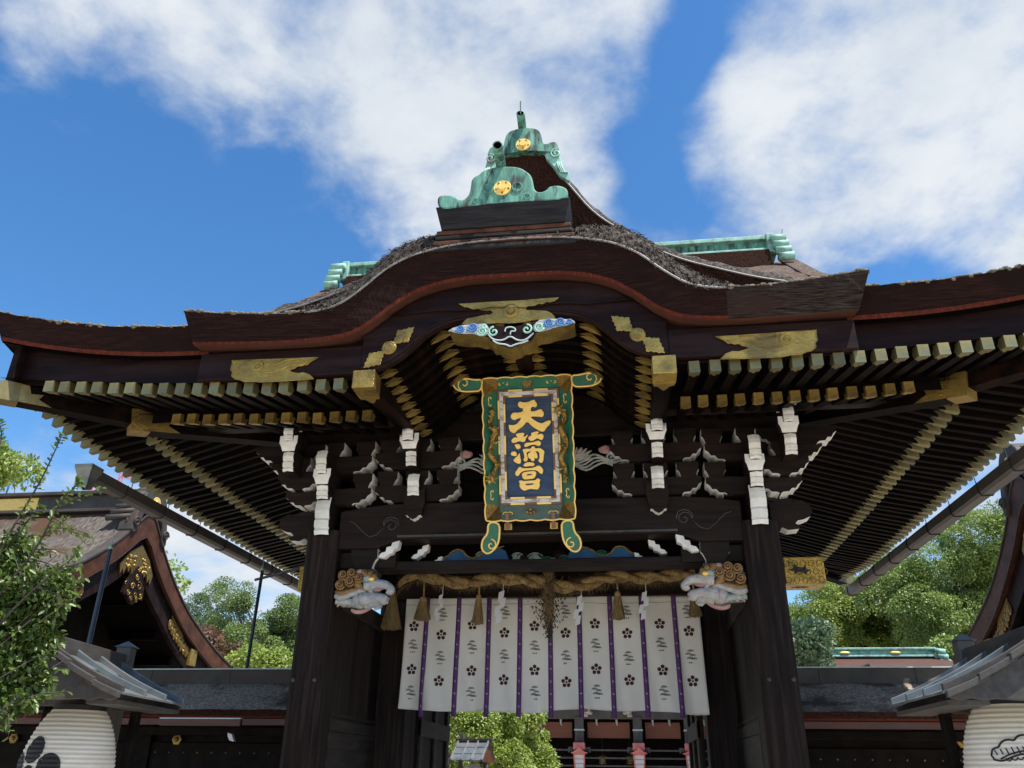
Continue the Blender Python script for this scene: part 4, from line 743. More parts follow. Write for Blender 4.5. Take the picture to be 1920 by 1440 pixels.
# ---- carved trunked-lion nosings on the inner side of both front posts
def lion(s, tint):
    y0 = -.02; f_ = .70
    def W(pts): return [(s*a, b) for a, b in pts]
    root = MB().prism(W([(1.823, 3.507), (1.869, 3.549), (1.940, 3.562), (2.008, 3.563), (2.096, 3.540), (2.172, 3.517), (2.193, 3.468), (2.173, 3.241), (2.139, 3.216), (1.993, 3.207), (1.912, 3.177), (1.848, 3.209), (1.833, 3.272), (1.844, 3.335), (1.827, 3.378), (1.816, 3.432)]), 'y', y0-.03, y0+.12).build('lion_nosing', 'carvet', gate); bevel(root, .02, 3)
    def tb(pts, rr, m, y=-.07, sq=1., name='carved_limb'):
        t = MB(); p = chaikin([(a, b) for a, b in W(pts)], 2, False); n_ = len(p); r_ = [f_*np.interp(i/(n_-1), np.linspace(0, 1, len(rr)), rr) for i in range(n_)]
        t.tube([(a, y0+y, b) for a, b in p], r_, 10, 0, True, sq); return t.build(name, m, root, True)
    tb([(1.846, 3.410), (1.783, 3.414), (1.726, 3.425), (1.662, 3.426), (1.608, 3.414), (1.569, 3.387), (1.546, 3.361), (1.560, 3.340), (1.582, 3.355)], [.095, .092, .08, .068, .06, .056, .06, .062], tint, -.08, name='trunk')
    tb([(1.822, 3.378), (1.758, 3.369), (1.704, 3.359), (1.654, 3.386), (1.612, 3.392)], [.03, .032, .028, .02, .01], 'carvep', -.06, name='trunk_underside')
    tb([(1.827, 3.432), (1.812, 3.389), (1.777, 3.347), (1.737, 3.310)], [.03, .035, .03, .012], 'carvew', -.09, name='tusk')
    t = MB(); a = W([(1.804, 3.475)])[0]; t.ball((a[0], y0-.06, a[1]), (.10, .075, .06), 14, 10); t.build('brow', 'carvet', root, True)
    t = MB(); a = W([(1.764, 3.469)])[0]; t.ball((a[0], y0-.14, a[1]), (.036, .025, .025), 10, 8); t.build('eye', 'goldleaf', root, True)
    t = MB(); a = W([(1.909, 3.551)])[0]; t.ball((a[0], y0-.10, a[1]), (.045, .03, .035), 10, 8); t.build('ear', 'carvep', root, True)
    for (c_, r_) in zip([(1.996, 3.542), (2.091, 3.521), (2.010, 3.453), (1.911, 3.489), (2.114, 3.419), (1.848, 3.544), (1.783, 3.532), (1.733, 3.503)], (.060, .062, .064, .058, .060, .036, .032, .026)):
        c_ = (s*c_[0], c_[1]); q = MB(); q.ball((c_[0], y0-.09, c_[1]), (r_*.92, .05, r_*.88), 14, 8, 1); q.tube([(p[0], y0-.115-.05*(1-math.hypot(p[0]-c_[0], p[2]-c_[1])/r_), p[2]) for p in spiral(c_, r_*.9, 2.0, R(200), s, 34)], [.013-.0001*k for k in range(35)], 6); q.build('mane_curl', ['curl', 'curld'], root, True)
    tb([(1.945, 3.462), (1.920, 3.419), (1.874, 3.377), (1.829, 3.341), (1.788, 3.299)], [.06, .075, .065, .04, .012], 'curl', -.08, name='beard_lock')
    tb([(1.900, 3.369), (1.957, 3.368), (2.018, 3.349), (2.084, 3.329), (2.131, 3.334), (2.175, 3.352)], [.02, .04, .055, .06, .05, .03], 'curl', -.08, name='mane_lock')
    tb([(1.824, 3.293), (1.850, 3.341), (1.888, 3.356), (1.938, 3.331), (2.004, 3.312), (2.064, 3.290), (2.120, 3.284), (2.170, 3.310)], [.02, .04, .045, .04, .04, .045, .05, .03], 'carvew', -.09, name='wing_edge')
    t = MB(); a = W([(1.894, 3.256)])[0]; t.ball((a[0], y0-.05, a[1]), (.095, .085, .085), 16, 10); t.build('shoulder', tint, root, True)
    tb([(1.874, 3.266), (1.801, 3.267), (1.739, 3.281), (1.687, 3.282), (1.633, 3.264), (1.593, 3.236)], [.115, .11, .085, .07, .082, .06], tint, -.08, name='foreleg')
    tb([(1.839, 3.225), (1.772, 3.241), (1.724, 3.231), (1.695, 3.200), (1.688, 3.174)], [.10, .09, .075, .07, .05], tint, -.04, name='foreleg')
    for p_ in [(1.590, 3.231), (1.611, 3.222), (1.629, 3.220), (1.680, 3.172), (1.703, 3.166)]:
        t = MB(); t.ball((s*p_[0], y0-.09, p_[1]), (.022, .022, .02), 8, 6); t.build('claw', 'carvew', root, True)
    tb([(1.932, 3.218), (1.997, 3.244), (2.074, 3.243), (2.164, 3.252)], [.05, .06, .055, .05], 'carvet', -.05, name='flank')
    tb([(1.773, 3.189), (1.832, 3.160), (1.898, 3.141), (1.961, 3.148), (1.994, 3.171)], [.018, .03, .035, .032, .02], 'carvep', -.02, name='belly')
    for p_ in ([(1.993, 3.212), (2.012, 3.191)], [(2.051, 3.217), (2.074, 3.193)], [(2.114, 3.226), (2.141, 3.192)]): tb(p_, [.02, .012], 'carvep', -.07, name='fur_tip')
lion(1, 'carvew'); lion(-1, 'carveb')
# ------------------------------------------------------------ name plaque hung under the curved gable, leaning forward
pq = thing('name_plaque', 'tall gilt framed plaque with three gold characters on blue, hung under the gable', 'plaque', (0, -.30, 3.69))
va = Vector((0, -.267, .9637)); na = Vector((0, -.9637, -.267))
PM = Matrix(((1, 0, 0, 0), (0, -na.y, va.y, 0), (0, -na.z, va.z, 0), (0, 0, 0, 1)))     # local x, depth (-y to the viewer), height -> gate axes
def PB(): return MB(PM)
def pprism(name, pts, y0, y1, m, k=0, bw=0, parent=pq, ms=None, mats=None):
    b = PB().prism(chaikin(pts, k) if k else pts, 'y', y0, y1, 0, 1 if mats else 0).build(name, mats or m, parent)
    if bw: bevel(b, bw)
    return b
fu0, fv0, fu1, fv1 = .247, .575, .247, 1.645
pprism('blue_field', [(-.25, .575), (.25, .575), (.25, 1.645), (-.25, 1.645)], -.02, .02, 'pblue')
def ring(name, a, b, y0, y1, m, parent=pq, bw=.004):
    """four mitred rails between an inner rectangle a and an outer rectangle b (half width, bottom, top)"""
    A = [(-a[0], a[1]), (a[0], a[1]), (a[0], a[2]), (-a[0], a[2])]; B = [(-b[0], b[1]), (b[0], b[1]), (b[0], b[2]), (-b[0], b[2])]
    for i in range(4): j = (i+1) % 4; bevel(PB().prism([A[i], A[j], B[j], B[i]], 'y', y0, y1).build(name, m, parent), bw)
ring('inner_moulding', (.25, .575, 1.645), (.272, .553, 1.667), -.045, .0, 'pbrown'); ring('white_moulding', (.272, .553, 1.667), (.312, .513, 1.707), -.055, .0, 'pwhite'); ring('outer_moulding', (.312, .513, 1.707), (.334, .491, 1.729), -.045, .0, 'pbrown')
for w_, z0, z1 in ((.261, .564, 1.656), (.323, .502, 1.718)):    # short gilt inlays on the two brown mouldings
    for s in (-1, 1):
        for k in range(3):
            c = z0+(z1-z0)*(k+.5)/3+(0 if k != 1 else .02); pprism('gilt_inlay', [(s*w_-.010, c-.10), (s*w_+.010, c-.10), (s*w_+.010, c+.10), (s*w_-.010, c+.10)], -.049, -.04, 'goldleaf')
    for z in (z0, z1):
        for c in (-.14, .14): pprism('gilt_inlay', [(c-.075, z-.010), (c+.075, z-.010), (c+.075, z+.010), (c-.075, z+.010)], -.049, -.04, 'goldleaf')
# flaring green frame, gilt scalloped rim
A = [(-.334, .491), (.334, .491), (.334, 1.729), (-.334, 1.729)]; B = [(-.462, .335), (.462, .335), (.475, 1.84), (-.475, 1.84)]
for i, m in enumerate(('pgrey', 'pgreen', 'pgreen', 'pgreen')):
    j = (i+1) % 4; vs = [(A[i][0], -.03, A[i][1]), (A[j][0], -.03, A[j][1]), (B[j][0], -.15, B[j][1]), (B[i][0], -.15, B[i][1])]
    vs += [(v[0], v[1]+.03, v[2]) for v in vs]; fr = PB().add(vs, [(0, 1, 2, 3), (7, 6, 5, 4), (0, 4, 5, 1), (1, 5, 6, 2), (2, 6, 7, 3), (3, 7, 4, 0)]).build('green_frame', m, pq)
    for p_, c_ in ((.0, 1),):                     # brown corner mitres
        pass
for (x, z) in ((-.475, 1.84), (.475, 1.84), (-.462, .335), (.462, .335)):
    ix, iz = math.copysign(.334, x), (1.729 if z > 1 else .491)
    PB().add([(ix*1.02, -.036, iz), (x, -.155, z), (x, -.152, z+(-.20 if z > 1 else .17)), (ix*1.03, -.037, iz+(-.02 if z > 1 else .02)), (x+math.copysign(.17, -x), -.152, z)], [(0, 1, 2, 3), (0, 4, 1)]).build('brown_corner', 'bronze', pq)
def scallop(p, q, n, amp):
    out = []; L = math.hypot(q[0]-p[0], q[1]-p[1]); nx, nz_ = -(q[1]-p[1])/L, (q[0]-p[0])/L
    for i in range(n*8+1):
        t = i/(n*8); a = amp*abs(math.sin(math.pi*t*n)); out.append((p[0]+(q[0]-p[0])*t+nx*a, p[1]+(q[1]-p[1])*t+nz_*a))
    return out
for i in range(4):
    j = (i+1) % 4; path = scallop(B[j], B[i], 9 if i in (1, 3) else 6, .011)
    t = PB(); t.tube([(a, -.155, b) for a, b in path], .009, 6); t.build('gilt_rim', 'goldleaf', pq, True)
    inn = [(a, b) for a, b in path]; cxm, czm = 0, 1.09
    vs = [(a, -.155, b) for a, b in path]+[(a, -.02, b) for a, b in path]; n_ = len(path)
    PB().add(vs, [(k, k+1, k+1+n_, k+n_) for k in range(n_-1)]).build('gilt_edge', 'gold', pq)
ear = [(-0.800, 1.786), (-0.789, 1.826), (-0.720, 1.857), (-0.634, 1.854), (-0.563, 1.836), (-0.477, 1.839), (-0.492, 1.717), (-0.581, 1.711), (-0.681, 1.714), (-0.759, 1.736)]
leg = [(-0.443, 0.321), (-0.325, 0.311), (-0.323, 0.200), (-0.343, 0.086), (-0.417, 0.007), (-0.474, -0.003), (-0.519, 0.050), (-0.506, 0.143), (-0.447, 0.200)]
for s in (-1, 1):
    for nm, pts, sp in (('frame_ear', ear, (-.68, 1.80, .075)), ('frame_leg', leg, (-.415, .085, .06))):
        pp = chaikin([(s*abs(a)*(1), b) for a, b in pts], 2); o = pprism(nm, pp, -.15, -.03, None, mats=['pgreen', 'gold'])
        t = PB(); t.tube([(a, -.152, b) for a, b in pp+pp[:1]], .011, 6, cap=False); t.tube(spiral((s*abs(sp[0]), sp[1]), sp[2], 1.1, R(-60 if nm == 'frame_ear' else 90), s, 18, -.153), .008, 6); t.build('gilt_line', 'goldleaf', o, True)
# applied gilt: little scrolls, chrysanthemum, plum crest, hanging straps
def plocal(u, v): return u, v
for (u, v, rot) in ((-.26, 1.785, 0), (.26, 1.785, 0), (-.405, 1.60, 90), (.405, 1.60, 90), (-.40, .60, 90), (.40, .60, 90), (-.24, .40, 0), (.24, .40, 0)):
    t = PB(); a = R(rot); yy = -.10 if abs(u) < .3 else -.105
    for sg in (-1, 1): t.tube([(u+math.cos(a)*x*sg-math.sin(a)*z, yy, v+math.sin(a)*x*sg+math.cos(a)*z) for x, z in ((0, .012), (.02, .02), (.045, .012), (.05, -.005), (.035, -.012), (.028, -.002))], .006, 5)
    t.build('gilt_scroll', 'goldleaf', pq, True)
t = PB(); t.lathe([(0, -.03), (.014, -.03), (.018, -.02), (.05, -.02), (.055, 0)], (0, -.095, 1.785), 16, 0, 'y'); t.build('chrysanthemum_boss', 'bronze', pq, False)
t = PB()
for k in range(6):
    c = (0, 0) if k == 5 else (.036*math.cos(R(90+72*k)), .036*math.sin(R(90+72*k))); t.lathe([(0, -.02), (.012, -.02), (.018, -.012), (.019, 0)], (c[0], -.095, .405+c[1]), 12, 0, 'y')
t.build('plum_boss', 'bronze', pq, True)
for s in (-1, 1):
    pprism('hanging_strap', [(s*.24-.022, .24), (s*.24+.022, .24), (s*.24+.018, .40), (s*.24-.018, .40)], -.16, -.15, 'pbrown'); pprism('gilt_hook', [(s*.24-.04, .235), (s*.24+.04, .235), (s*.24+.04, .30), (s*.24-.04, .30)], -.10, -.07, 'gold')
# the three characters, raised
CH = [[(-0.117, 1.572), (-0.092, 1.602), (-0.061, 1.586), (0.003, 1.588), (0.047, 1.612), (0.075, 1.608), (0.078, 1.588), (0.097, 1.572), (0.092, 1.533), (0.072, 1.525), (0.053, 1.537), (0.029, 1.529), (0.023, 1.485), (0.071, 1.485), (0.131, 1.509), (0.154, 1.489), (0.171, 1.449), (0.148, 1.416), (0.109, 1.425), (0.018, 1.429), (0.045, 1.402), (0.099, 1.362), (0.146, 1.350), (0.187, 1.374), (0.242, 1.382), (0.233, 1.338), (0.193, 1.306), (0.168, 1.267), (0.140, 1.257), (0.089, 1.283), (0.034, 1.322), (-0.019, 1.382), (-0.061, 1.326), (-0.125, 1.290), (-0.150, 1.255), (-0.182, 1.259), (-0.213, 1.290), (-0.223, 1.354), (-0.187, 1.344), (-0.147, 1.346), (-0.107, 1.374), (-0.078, 1.421), (-0.114, 1.413), (-0.154, 1.394), (-0.185, 1.410), (-0.198, 1.437), (-0.179, 1.473), (-0.155, 1.481), (-0.132, 1.475), (-0.060, 1.485), (-0.059, 1.525), (-0.079, 1.522), (-0.106, 1.540)],
      [(-0.194, 1.183), (-0.159, 1.215), (-0.122, 1.202), (-0.147, 1.239), (-0.126, 1.252), (-0.071, 1.259), (-0.047, 1.251), (-0.063, 1.211), (-0.040, 1.217), (-0.020, 1.235), (-0.008, 1.227), (-0.037, 1.195), (-0.037, 1.175), (-0.066, 1.152), (-0.109, 1.171), (-0.157, 1.148), (-0.189, 1.156)],
      [(-0.013, 1.207), (0.028, 1.225), (0.020, 1.251), (0.064, 1.263), (0.096, 1.268), (0.112, 1.255), (0.079, 1.227), (0.135, 1.243), (0.158, 1.219), (0.149, 1.175), (0.121, 1.171), (0.086, 1.195), (0.038, 1.163), (-0.002, 1.171)],
      [(-0.059, 1.124), (-0.038, 1.152), (0.029, 1.148), (0.093, 1.171), (0.129, 1.152), (0.120, 1.116), (0.092, 1.106), (0.060, 1.124), (0.021, 1.124), (-0.036, 1.100), (-0.051, 1.104)],
      [(-0.162, 1.136), (-0.126, 1.141), (-0.098, 1.132), (-0.091, 1.100), (-0.116, 1.078), (-0.143, 1.088), (-0.154, 1.116)], [(-0.206, 1.044), (-0.176, 1.064), (-0.144, 1.056), (-0.135, 1.029), (-0.146, 1.005), (-0.165, 1.009), (-0.197, 1.017)],
      [(-0.178, 0.969), (-0.146, 0.997), (-0.121, 1.021), (-0.105, 1.048), (-0.102, 0.997), (-0.091, 0.957), (-0.100, 0.929), (-0.128, 0.924), (-0.167, 0.949)],
      [(-0.078, 1.076), (-0.036, 1.084), (0.019, 1.080), (0.024, 1.104), (0.060, 1.104), (0.059, 1.080), (0.115, 1.088), (0.165, 1.048), (0.152, 1.013), (0.142, 0.933), (0.110, 0.925), (0.087, 0.957), (0.107, 0.973), (0.105, 1.037), (0.082, 1.054), (0.058, 1.048), (0.078, 1.039), (0.088, 0.981), (0.064, 0.973), (0.052, 0.989), (0.051, 0.953), (0.019, 0.945), (0.012, 0.973), (-0.008, 0.977), (-0.022, 1.013), (-0.010, 1.037), (0.014, 1.044), (0.015, 1.054), (-0.021, 1.048), (-0.034, 1.037), (-0.016, 0.965), (-0.048, 0.941), (-0.071, 0.965), (-0.055, 0.989), (-0.061, 1.037)],
      [(-0.077, 0.906), (-0.048, 0.933), (-0.009, 0.943), (0.055, 0.929), (0.046, 0.894), (-0.002, 0.898), (-0.050, 0.890)],
      [(-0.164, 0.834), (-0.130, 0.874), (-0.125, 0.890), (-0.097, 0.894), (-0.082, 0.878), (0.037, 0.878), (0.086, 0.906), (0.121, 0.890), (0.144, 0.854), (0.134, 0.810), (0.111, 0.810), (0.076, 0.846), (0.029, 0.854), (-0.059, 0.850), (-0.099, 0.834), (-0.128, 0.792), (-0.155, 0.802)],
      [(-0.092, 0.818), (-0.059, 0.840), (0.068, 0.848), (0.063, 0.798), (0.042, 0.763), (-0.006, 0.759), (-0.070, 0.755), (-0.085, 0.783)],
      [(-0.127, 0.743), (-0.097, 0.751), (-0.070, 0.741), (-0.006, 0.745), (0.049, 0.745), (0.082, 0.771), (0.113, 0.747), (0.096, 0.727), (0.103, 0.687), (0.078, 0.644), (0.038, 0.652), (-0.017, 0.656), (-0.061, 0.636), (-0.100, 0.656), (-0.119, 0.691), (-0.110, 0.719)]]
for i, c in enumerate(CH): pprism('gold_stroke', c, -.046-.0007*i, -.018, 'goldleaf', 1, .007)
for c in ([(-0.044, 0.802), (-0.020, 0.814), (0.023, 0.813), (0.019, 0.802), (-0.021, 0.794)], [(-0.059, 0.703), (-0.039, 0.713), (0.040, 0.715), (0.036, 0.699), (-0.032, 0.691)]): pprism('stroke_gap', c, -.0545, -.03, 'pblue', 1)
# gilt dragons climbing both sides of the frame
for s, path, hd in ((-1, [(-0.384, 1.521), (-0.377, 1.457), (-0.416, 1.386), (-0.400, 1.314), (-0.337, 1.286), (-0.389, 1.186), (-0.414, 1.071), (-0.395, 0.986), (-0.333, 0.929), (-0.378, 0.843), (-0.402, 0.771)], 1), (1, [(0.333, 1.471), (0.390, 1.457), (0.395, 1.371), (0.336, 1.314), (0.369, 1.214), (0.409, 1.129), (0.371, 1.043), (0.325, 0.957), (0.387, 0.857), (0.377, 0.771), (0.382, 0.700)], 0)):
    pth = chaikin(path, 2, False); n_ = len(pth); yy = -.125
    rr = [(.010+.024*math.sin(math.pi*min(1, max(0, .12+.8*i/n_)))) for i in range(n_)]
    dr = PB(); dr.tube([(a, yy-.02*math.sin(i*.5), b) for i, (a, b) in enumerate(pth)], rr, 8)
    do = dr.build('gilt_dragon', 'bronze', pq, True)
    h = path[-1] if hd else path[0]; t = PB(); t.ball((h[0], yy-.03, h[1]), (.04, .04, .055), 10, 8); t.ball((h[0]+.01*s, yy-.07, h[1]-.03), (.026, .03, .03), 8, 6)
    for a in range(7): t.tube([(h[0], yy-.03, h[1]), (h[0]+.08*math.cos(a*.9), yy-.05, h[1]+.075*math.sin(a*.9))], [.012, .003], 5)
    for i in range(3, n_-2, 2): a, b_ = pth[i]; t.tube([(a, yy-.03, b_), (a+.035*math.cos(i*1.3), yy-.05, b_+.035*math.sin(i*1.3))], [.012, .002], 5)
    for i in (n_//3, n_//2, 3*n_//4): a, b_ = pth[i]; t.tube([(a, yy, b_), (a-s*.05, yy-.03, b_-.03), (a-s*.09, yy-.02, b_+.01)], [.014, .010, .004], 6)
    t.build('dragon_head_and_fins', 'gold', do, True)
pprism('plaque_back', [(-.46, .34), (.46, .34), (.47, 1.83), (-.47, 1.83)], .021, .05, 'soffit')
t = MB()
for s in (-1, 1): t.tube([(s*.35, -.40, 1.75), (s*.35, .15, 1.9)], .01, 6)
t.build('hanging_rod', 'pipe', pq)

# ------------------------------------------------------------ white curtain with purple ribbons
YN = 1.56
nr = thing('entrance_curtain', 'white shrine curtain with plum and pine crests and hanging purple ribbons', 'curtain')
edges = [-1.83, -1.548, -1.14, -.752, -.36, .016, .378, .757, 1.144, 1.538, 1.84]
TOPX = lambda x: x*.992+(.0 if abs(x) > .2 else 0)
def cw(x, z):       # folds of the cloth
    d = (3.58-z)/1.32; fld = .040*math.sin(x*7.3+.6+.5*z)*d+.030*math.sin(x*17+2*z)*d*d+.012*math.sin(x*2.1+1.)*(.4+d)+.006*math.sin(x*31+z*5)*d
    hem = .016*math.sin(5*x+1.7)*max(0, (2.42-z)/.16)*math.sin((z-2.26)*30)
    return YN+fld+hem
def zb(x): return 2.262+.010*math.sin(x*6.1)+.012*math.sin(x*2.3+.8)
for i in range(10):
    xa, xb = edges[i], edges[i+1]; b = MB()
    b.grid(lambda u, v: ((xa+(xb-xa)*u)*(1-.008*(1-v))+.0, cw(xa+(xb-xa)*u, 3.585-(3.585-zb(xa+(xb-xa)*u))*v)+.0006*i, 3.585+.012*math.sin(xa*3)-(3.585-zb(xa+(xb-xa)*u))*v), 12, 44)
    pan = b.build('curtain_panel', 'cloth', nr, True); sm = pan.modifiers.new('thickness', 'SOLIDIFY'); sm.thickness = .003; sm.offset = 0
    t = MB(); t.tube([(xa+(xb-xa)*k/6, cw(xa+(xb-xa)*k/6, 3.50)-.004, 3.505+.006*math.sin(k+i)) for k in range(7)], .0022, 4); t.build('stitched_hem', 'trim', pan)
    xm = (xa+xb)/2+.008*math.sin(i*2.7)
    if i == 0: xm = -1.70
    if i == 9: xm = 1.685
    off = 0 if i % 2 == 0 else 1
    def plum(z):
        b = MB(); r = .0225
        for k in range(6):
            cx_, cz, rr = (xm, z, .013) if k == 5 else (xm+.043*math.cos(R(90+72*k)), z+.043*math.sin(R(90+72*k)), r)
            pts = [(cx_+rr*math.cos(2*math.pi*j/14), cz+rr*math.sin(2*math.pi*j/14)) for j in range(14)]
            b.add([(x, cw(x, zz)-.004, zz) for x, zz in pts], [tuple(range(14))])
        b.build('plum_crest_print', 'plum', pan)
    def pine(z):
        b = MB()
        for (dx, dz, w_) in ((0, .055, .038), (-.028, .022, .036), (.022, .005, .034), (-.01, -.028, .04), (.035, -.035, .036)):
            arc = [(xm+dx+w_*math.cos(R(a)), z+dz+w_*.62*math.sin(R(a))) for a in range(0, 181, 30)]
            for th, k0 in ((1., .70), (.55, .2)):
                o_ = [(xm+dx+(x-xm-dx)*th, z+dz+(zz-z-dz)*th) for x, zz in arc]; i_ = [(xm+dx+(x-xm-dx)*th*k0, z+dz+(zz-z-dz)*th*k0) for x, zz in arc]
                n_ = len(arc); b.add([(x, cw(x, zz)-.004, zz) for x, zz in o_+i_], [(k, k+1, k+1+n_, k+n_) for k in range(n_-1)])
        for dx in (-.022, 0, .022): b.add([(xm+dx+a, cw(xm, z-.07)-.004, z-.07+c) for a, c in ((-.008, -.008), (.008, -.008), (.006, .008), (-.006, .008))], [(0, 1, 2, 3)])
        b.build('pine_crest_print', 'ink', pan)
    if off == 0:
        for z in (3.25, 2.725): plum(z+.012*math.sin(i*1.9+z*3))
        for z in (3.0, 2.47): pine(z+.012*math.cos(i*2.3+z*2))
    else:
        for z in (3.15, 2.60): plum(z+.012*math.sin(i*1.9+z*3))
        for z in (3.40, 2.87): pine(z+.012*math.cos(i*2.3+z*2))
for i in range(1, 10):
    x0 = edges[i]; b = MB(); w_ = .029
    b.grid(lambda u, v: (x0*(1-.008*(1-v))+(-w_+2*w_*u), cw(x0, max(2.27, 3.585-1.39*v))-.010, 3.60-1.405*v), 1, 40)
    rb_ = b.build('purple_ribbon', 'purple', nr, True); sm = rb_.modifiers.new('thickness', 'SOLIDIFY'); sm.thickness = .003; sm.offset = 0
    b = MB()
    for k in range(9):
        z = 3.45-.142*k; yy = cw(x0, z)-.0135; xx = x0*(1-.008*(1-(3.6-z)/1.4))
        tri = ((-.012, .012), (-.006, -.008), (.004, .0), (.012, -.006), (.010, .006), (.0, -.012)) if k % 2 else ((-.010, .010), (.0, .014), (-.004, -.002), (.012, .0), (.004, -.014), (-.008, -.010))
        b.add([(xx+a, yy, z+c) for a, c in tri], [(0, 1, 2), (3, 4, 5)])
    tag(b.build('ribbon_crest_print', 'lilac', rb_), kind='stuff')
MB().box(-1.86, 1.86, YN-.012, YN+.012, 3.585, 3.61).build('curtain_rod', 'woodx', nr)

# ------------------------------------------------------------ twisted straw rope
rp = thing('sacred_rope', 'thick twisted straw rope with tassels and folded paper strung above the curtain', 'rope')
cen = [(-1.90, 3.70), (-1.80, 3.79), (-1.605, 3.835), (-1.325, 3.775), (-.981, 3.735), (-.781, 3.775), (-.444, 3.775), (-.043, 3.725), (.22, 3.665), (.549, 3.715), (.814, 3.785), (1.136, 3.765), (1.459, 3.785), (1.79, 3.80)]
fz = smooth_curve([a for a, b in cen], [b for a, b in cen]); YR = 1.36
N = 150
for st in range(2):
    t = MB(); path = []; rr = []
    for i in range(N+1):
        x = -1.88+3.67*i/N; ph = x*9.5+math.pi*st; k = min(1, .45+(i/N)*6) if i < N*.1 else 1; path.append((x, YR+.036*k*math.cos(ph), fz(x)+.036*k*math.sin(ph))); rr.append(.046*k*(1+.05*math.sin(i*1.1+st)))
    t.tube(path, rr, 10); t.build('rope_strand', 'straw', rp, True)
V = np.zeros((2600, 4, 3))
for q in range(2600):
    x = rng.uniform(-1.88, 1.79); a = rng.uniform(0, 2*math.pi); r_ = .075; p = np.array([x, YR+r_*math.cos(a), fz(x)+r_*math.sin(a)])
    d = np.array([rng.normal(.3, .6), math.cos(a)*.5, math.sin(a)*.5-.35])+rng.normal(0, .3, 3); d /= np.linalg.norm(d); L = rng.uniform(.02, .10); w_ = np.cross(d, [0, 1, 0.1]); w_ = w_/np.linalg.norm(w_)*.0011
    V[q] = [p-w_, p+w_, p+d*L+w_*.4+[0, 0, -.01], p+d*L-w_*.4+[0, 0, -.01]]
tag(quads('straw_bristles', V, 4, 'strawd', rp), kind='stuff')
def tassel(x, ztop, zbot, r0, r1, n, m='straw', flare=1.0, y=YR-.03, neck=True):
    b = MB(); hgt = ztop-zbot
    if neck: b.tube([(x, y, fz(x)-.05), (x+.005, y, ztop)], .010, 6)
    b.lathe([(.02, 0), (r0*.9, -.02), (r0, -.06), (r0*.95, -.10 if neck else -.03)], (x, y, ztop), 12)
    o = b.build('straw_tassel', m, rp, True); W_ = np.zeros((n, 4, 3))
    for q in range(n):
        a = rng.uniform(0, 2*math.pi); k = math.sqrt(rng.random()); p0 = np.array([x+r0*k*math.cos(a), y+r0*k*math.sin(a), ztop-.06]); e = r1*k*(1+.15*rng.normal()); p1 = np.array([x+e*math.cos(a)*flare, y+e*math.sin(a), zbot+rng.uniform(-.01, .02)])
        w_ = np.array([math.sin(a), -math.cos(a), 0])*.003 if rng.random() < .5 else np.array([.003, 0, 0]); pm = (p0+p1)/2+np.array([math.cos(a), math.sin(a), 0])*-.004
        W_[q] = [p0-w_, p0+w_, p1+w_, p1-w_]
    tag(quads('straw_fringe', W_, 4, 'strawd', o), kind='stuff')
tassel(-1.545, 3.57, 3.29, .05, .095, 500)
tassel(-.845, 3.585, 3.235, .035, .062, 380); tassel(.855, 3.60, 3.275, .04, .075, 420); tassel(1.755, 3.58, 3.295, .04, .07, 380)
tassel(-1.93, 3.68, 3.18, .03, .115, 520, 'strawd', 1.0, YR-.05, False)
# folded paper streamers
for x, z1, z0, w_ in ((-1.30, 3.64, 3.30, .05), (-.54, 3.67, 3.27, .07), (.42, 3.60, 3.24, .06), (1.20, 3.64, 3.30, .06)):
    b = MB(); y = YR-.02; b.tube([(x, y, fz(x)-.03), (x-.005, y, z1-.06)], .004, 4)
    h = (z1-z0)/4.2
    for k in range(4):
        xo = x-.02*k+(.02 if k % 2 else -.02); zt_ = z1-.06-h*k*.93; yy = y-.012*(k % 2)-.004*k
        vs = [(xo-w_/2, yy, zt_), (xo+w_/2, yy-.01, zt_+.02), (xo+w_/2-.015, yy-.015, zt_-h), (xo-w_/2-.015, yy, zt_-h-.02)]
        b.add(vs, [(0, 1, 2, 3)])
    o = b.build('paper_streamer', 'paper', rp); sm = o.modifiers.new('thickness', 'SOLIDIFY'); sm.thickness = .0015
# dry leafy bundle at the middle of the rope
b = MB(); xc = .02
for k in range(5): b.tube([(xc+.012*(k-2), YR-.09, fz(xc)+.10-.01*k), (xc+.01*(k-2), YR-.10, 3.6), (xc+.02*(k-2), YR-.10, 3.15+.03*k)], .008, 5)
bo = b.build('dry_bundle', 'strawd', rp, True); W_ = np.zeros((420, 4, 3))
for q in range(420):
    k = rng.random(); z = 3.72-.66*k; sp = .04+.11*math.sin(math.pi*min(1, k*1.15)); p = np.array([xc+.01+rng.normal(0, sp*.6), YR-.10+rng.normal(0, .04), z]); d = np.array([rng.normal(0, .5), rng.normal(0, .3), -1.]); d /= np.linalg.norm(d); L = rng.uniform(.025, .05); w_ = np.cross(d, [0, 1, 0]); w_ = w_/np.linalg.norm(w_)*L*.2
    W_[q] = [p, p+d*L*.5+w_, p+d*L, p+d*L*.5-w_]
tag(quads('dry_leaves', W_, 4, 'deadleaf', bo), kind='stuff')
W_ = np.zeros((420, 4, 3))
for q in range(420):
    a = rng.uniform(0, 6.28); k = rng.random(); p0 = np.array([xc, YR-.09, 3.78-.1*k]); p1 = p0+np.array([.05*math.cos(a)*(1+k), .05*math.sin(a), -.10-.42*rng.random() if rng.random() < .85 else .10]); w_ = np.array([.0022, 0, 0]); W_[q] = [p0-w_, p0+w_, p1+w_*.5, p1-w_*.5]
tag(quads('straw_wisps', W_, 4, 'strawd', bo), kind='stuff')
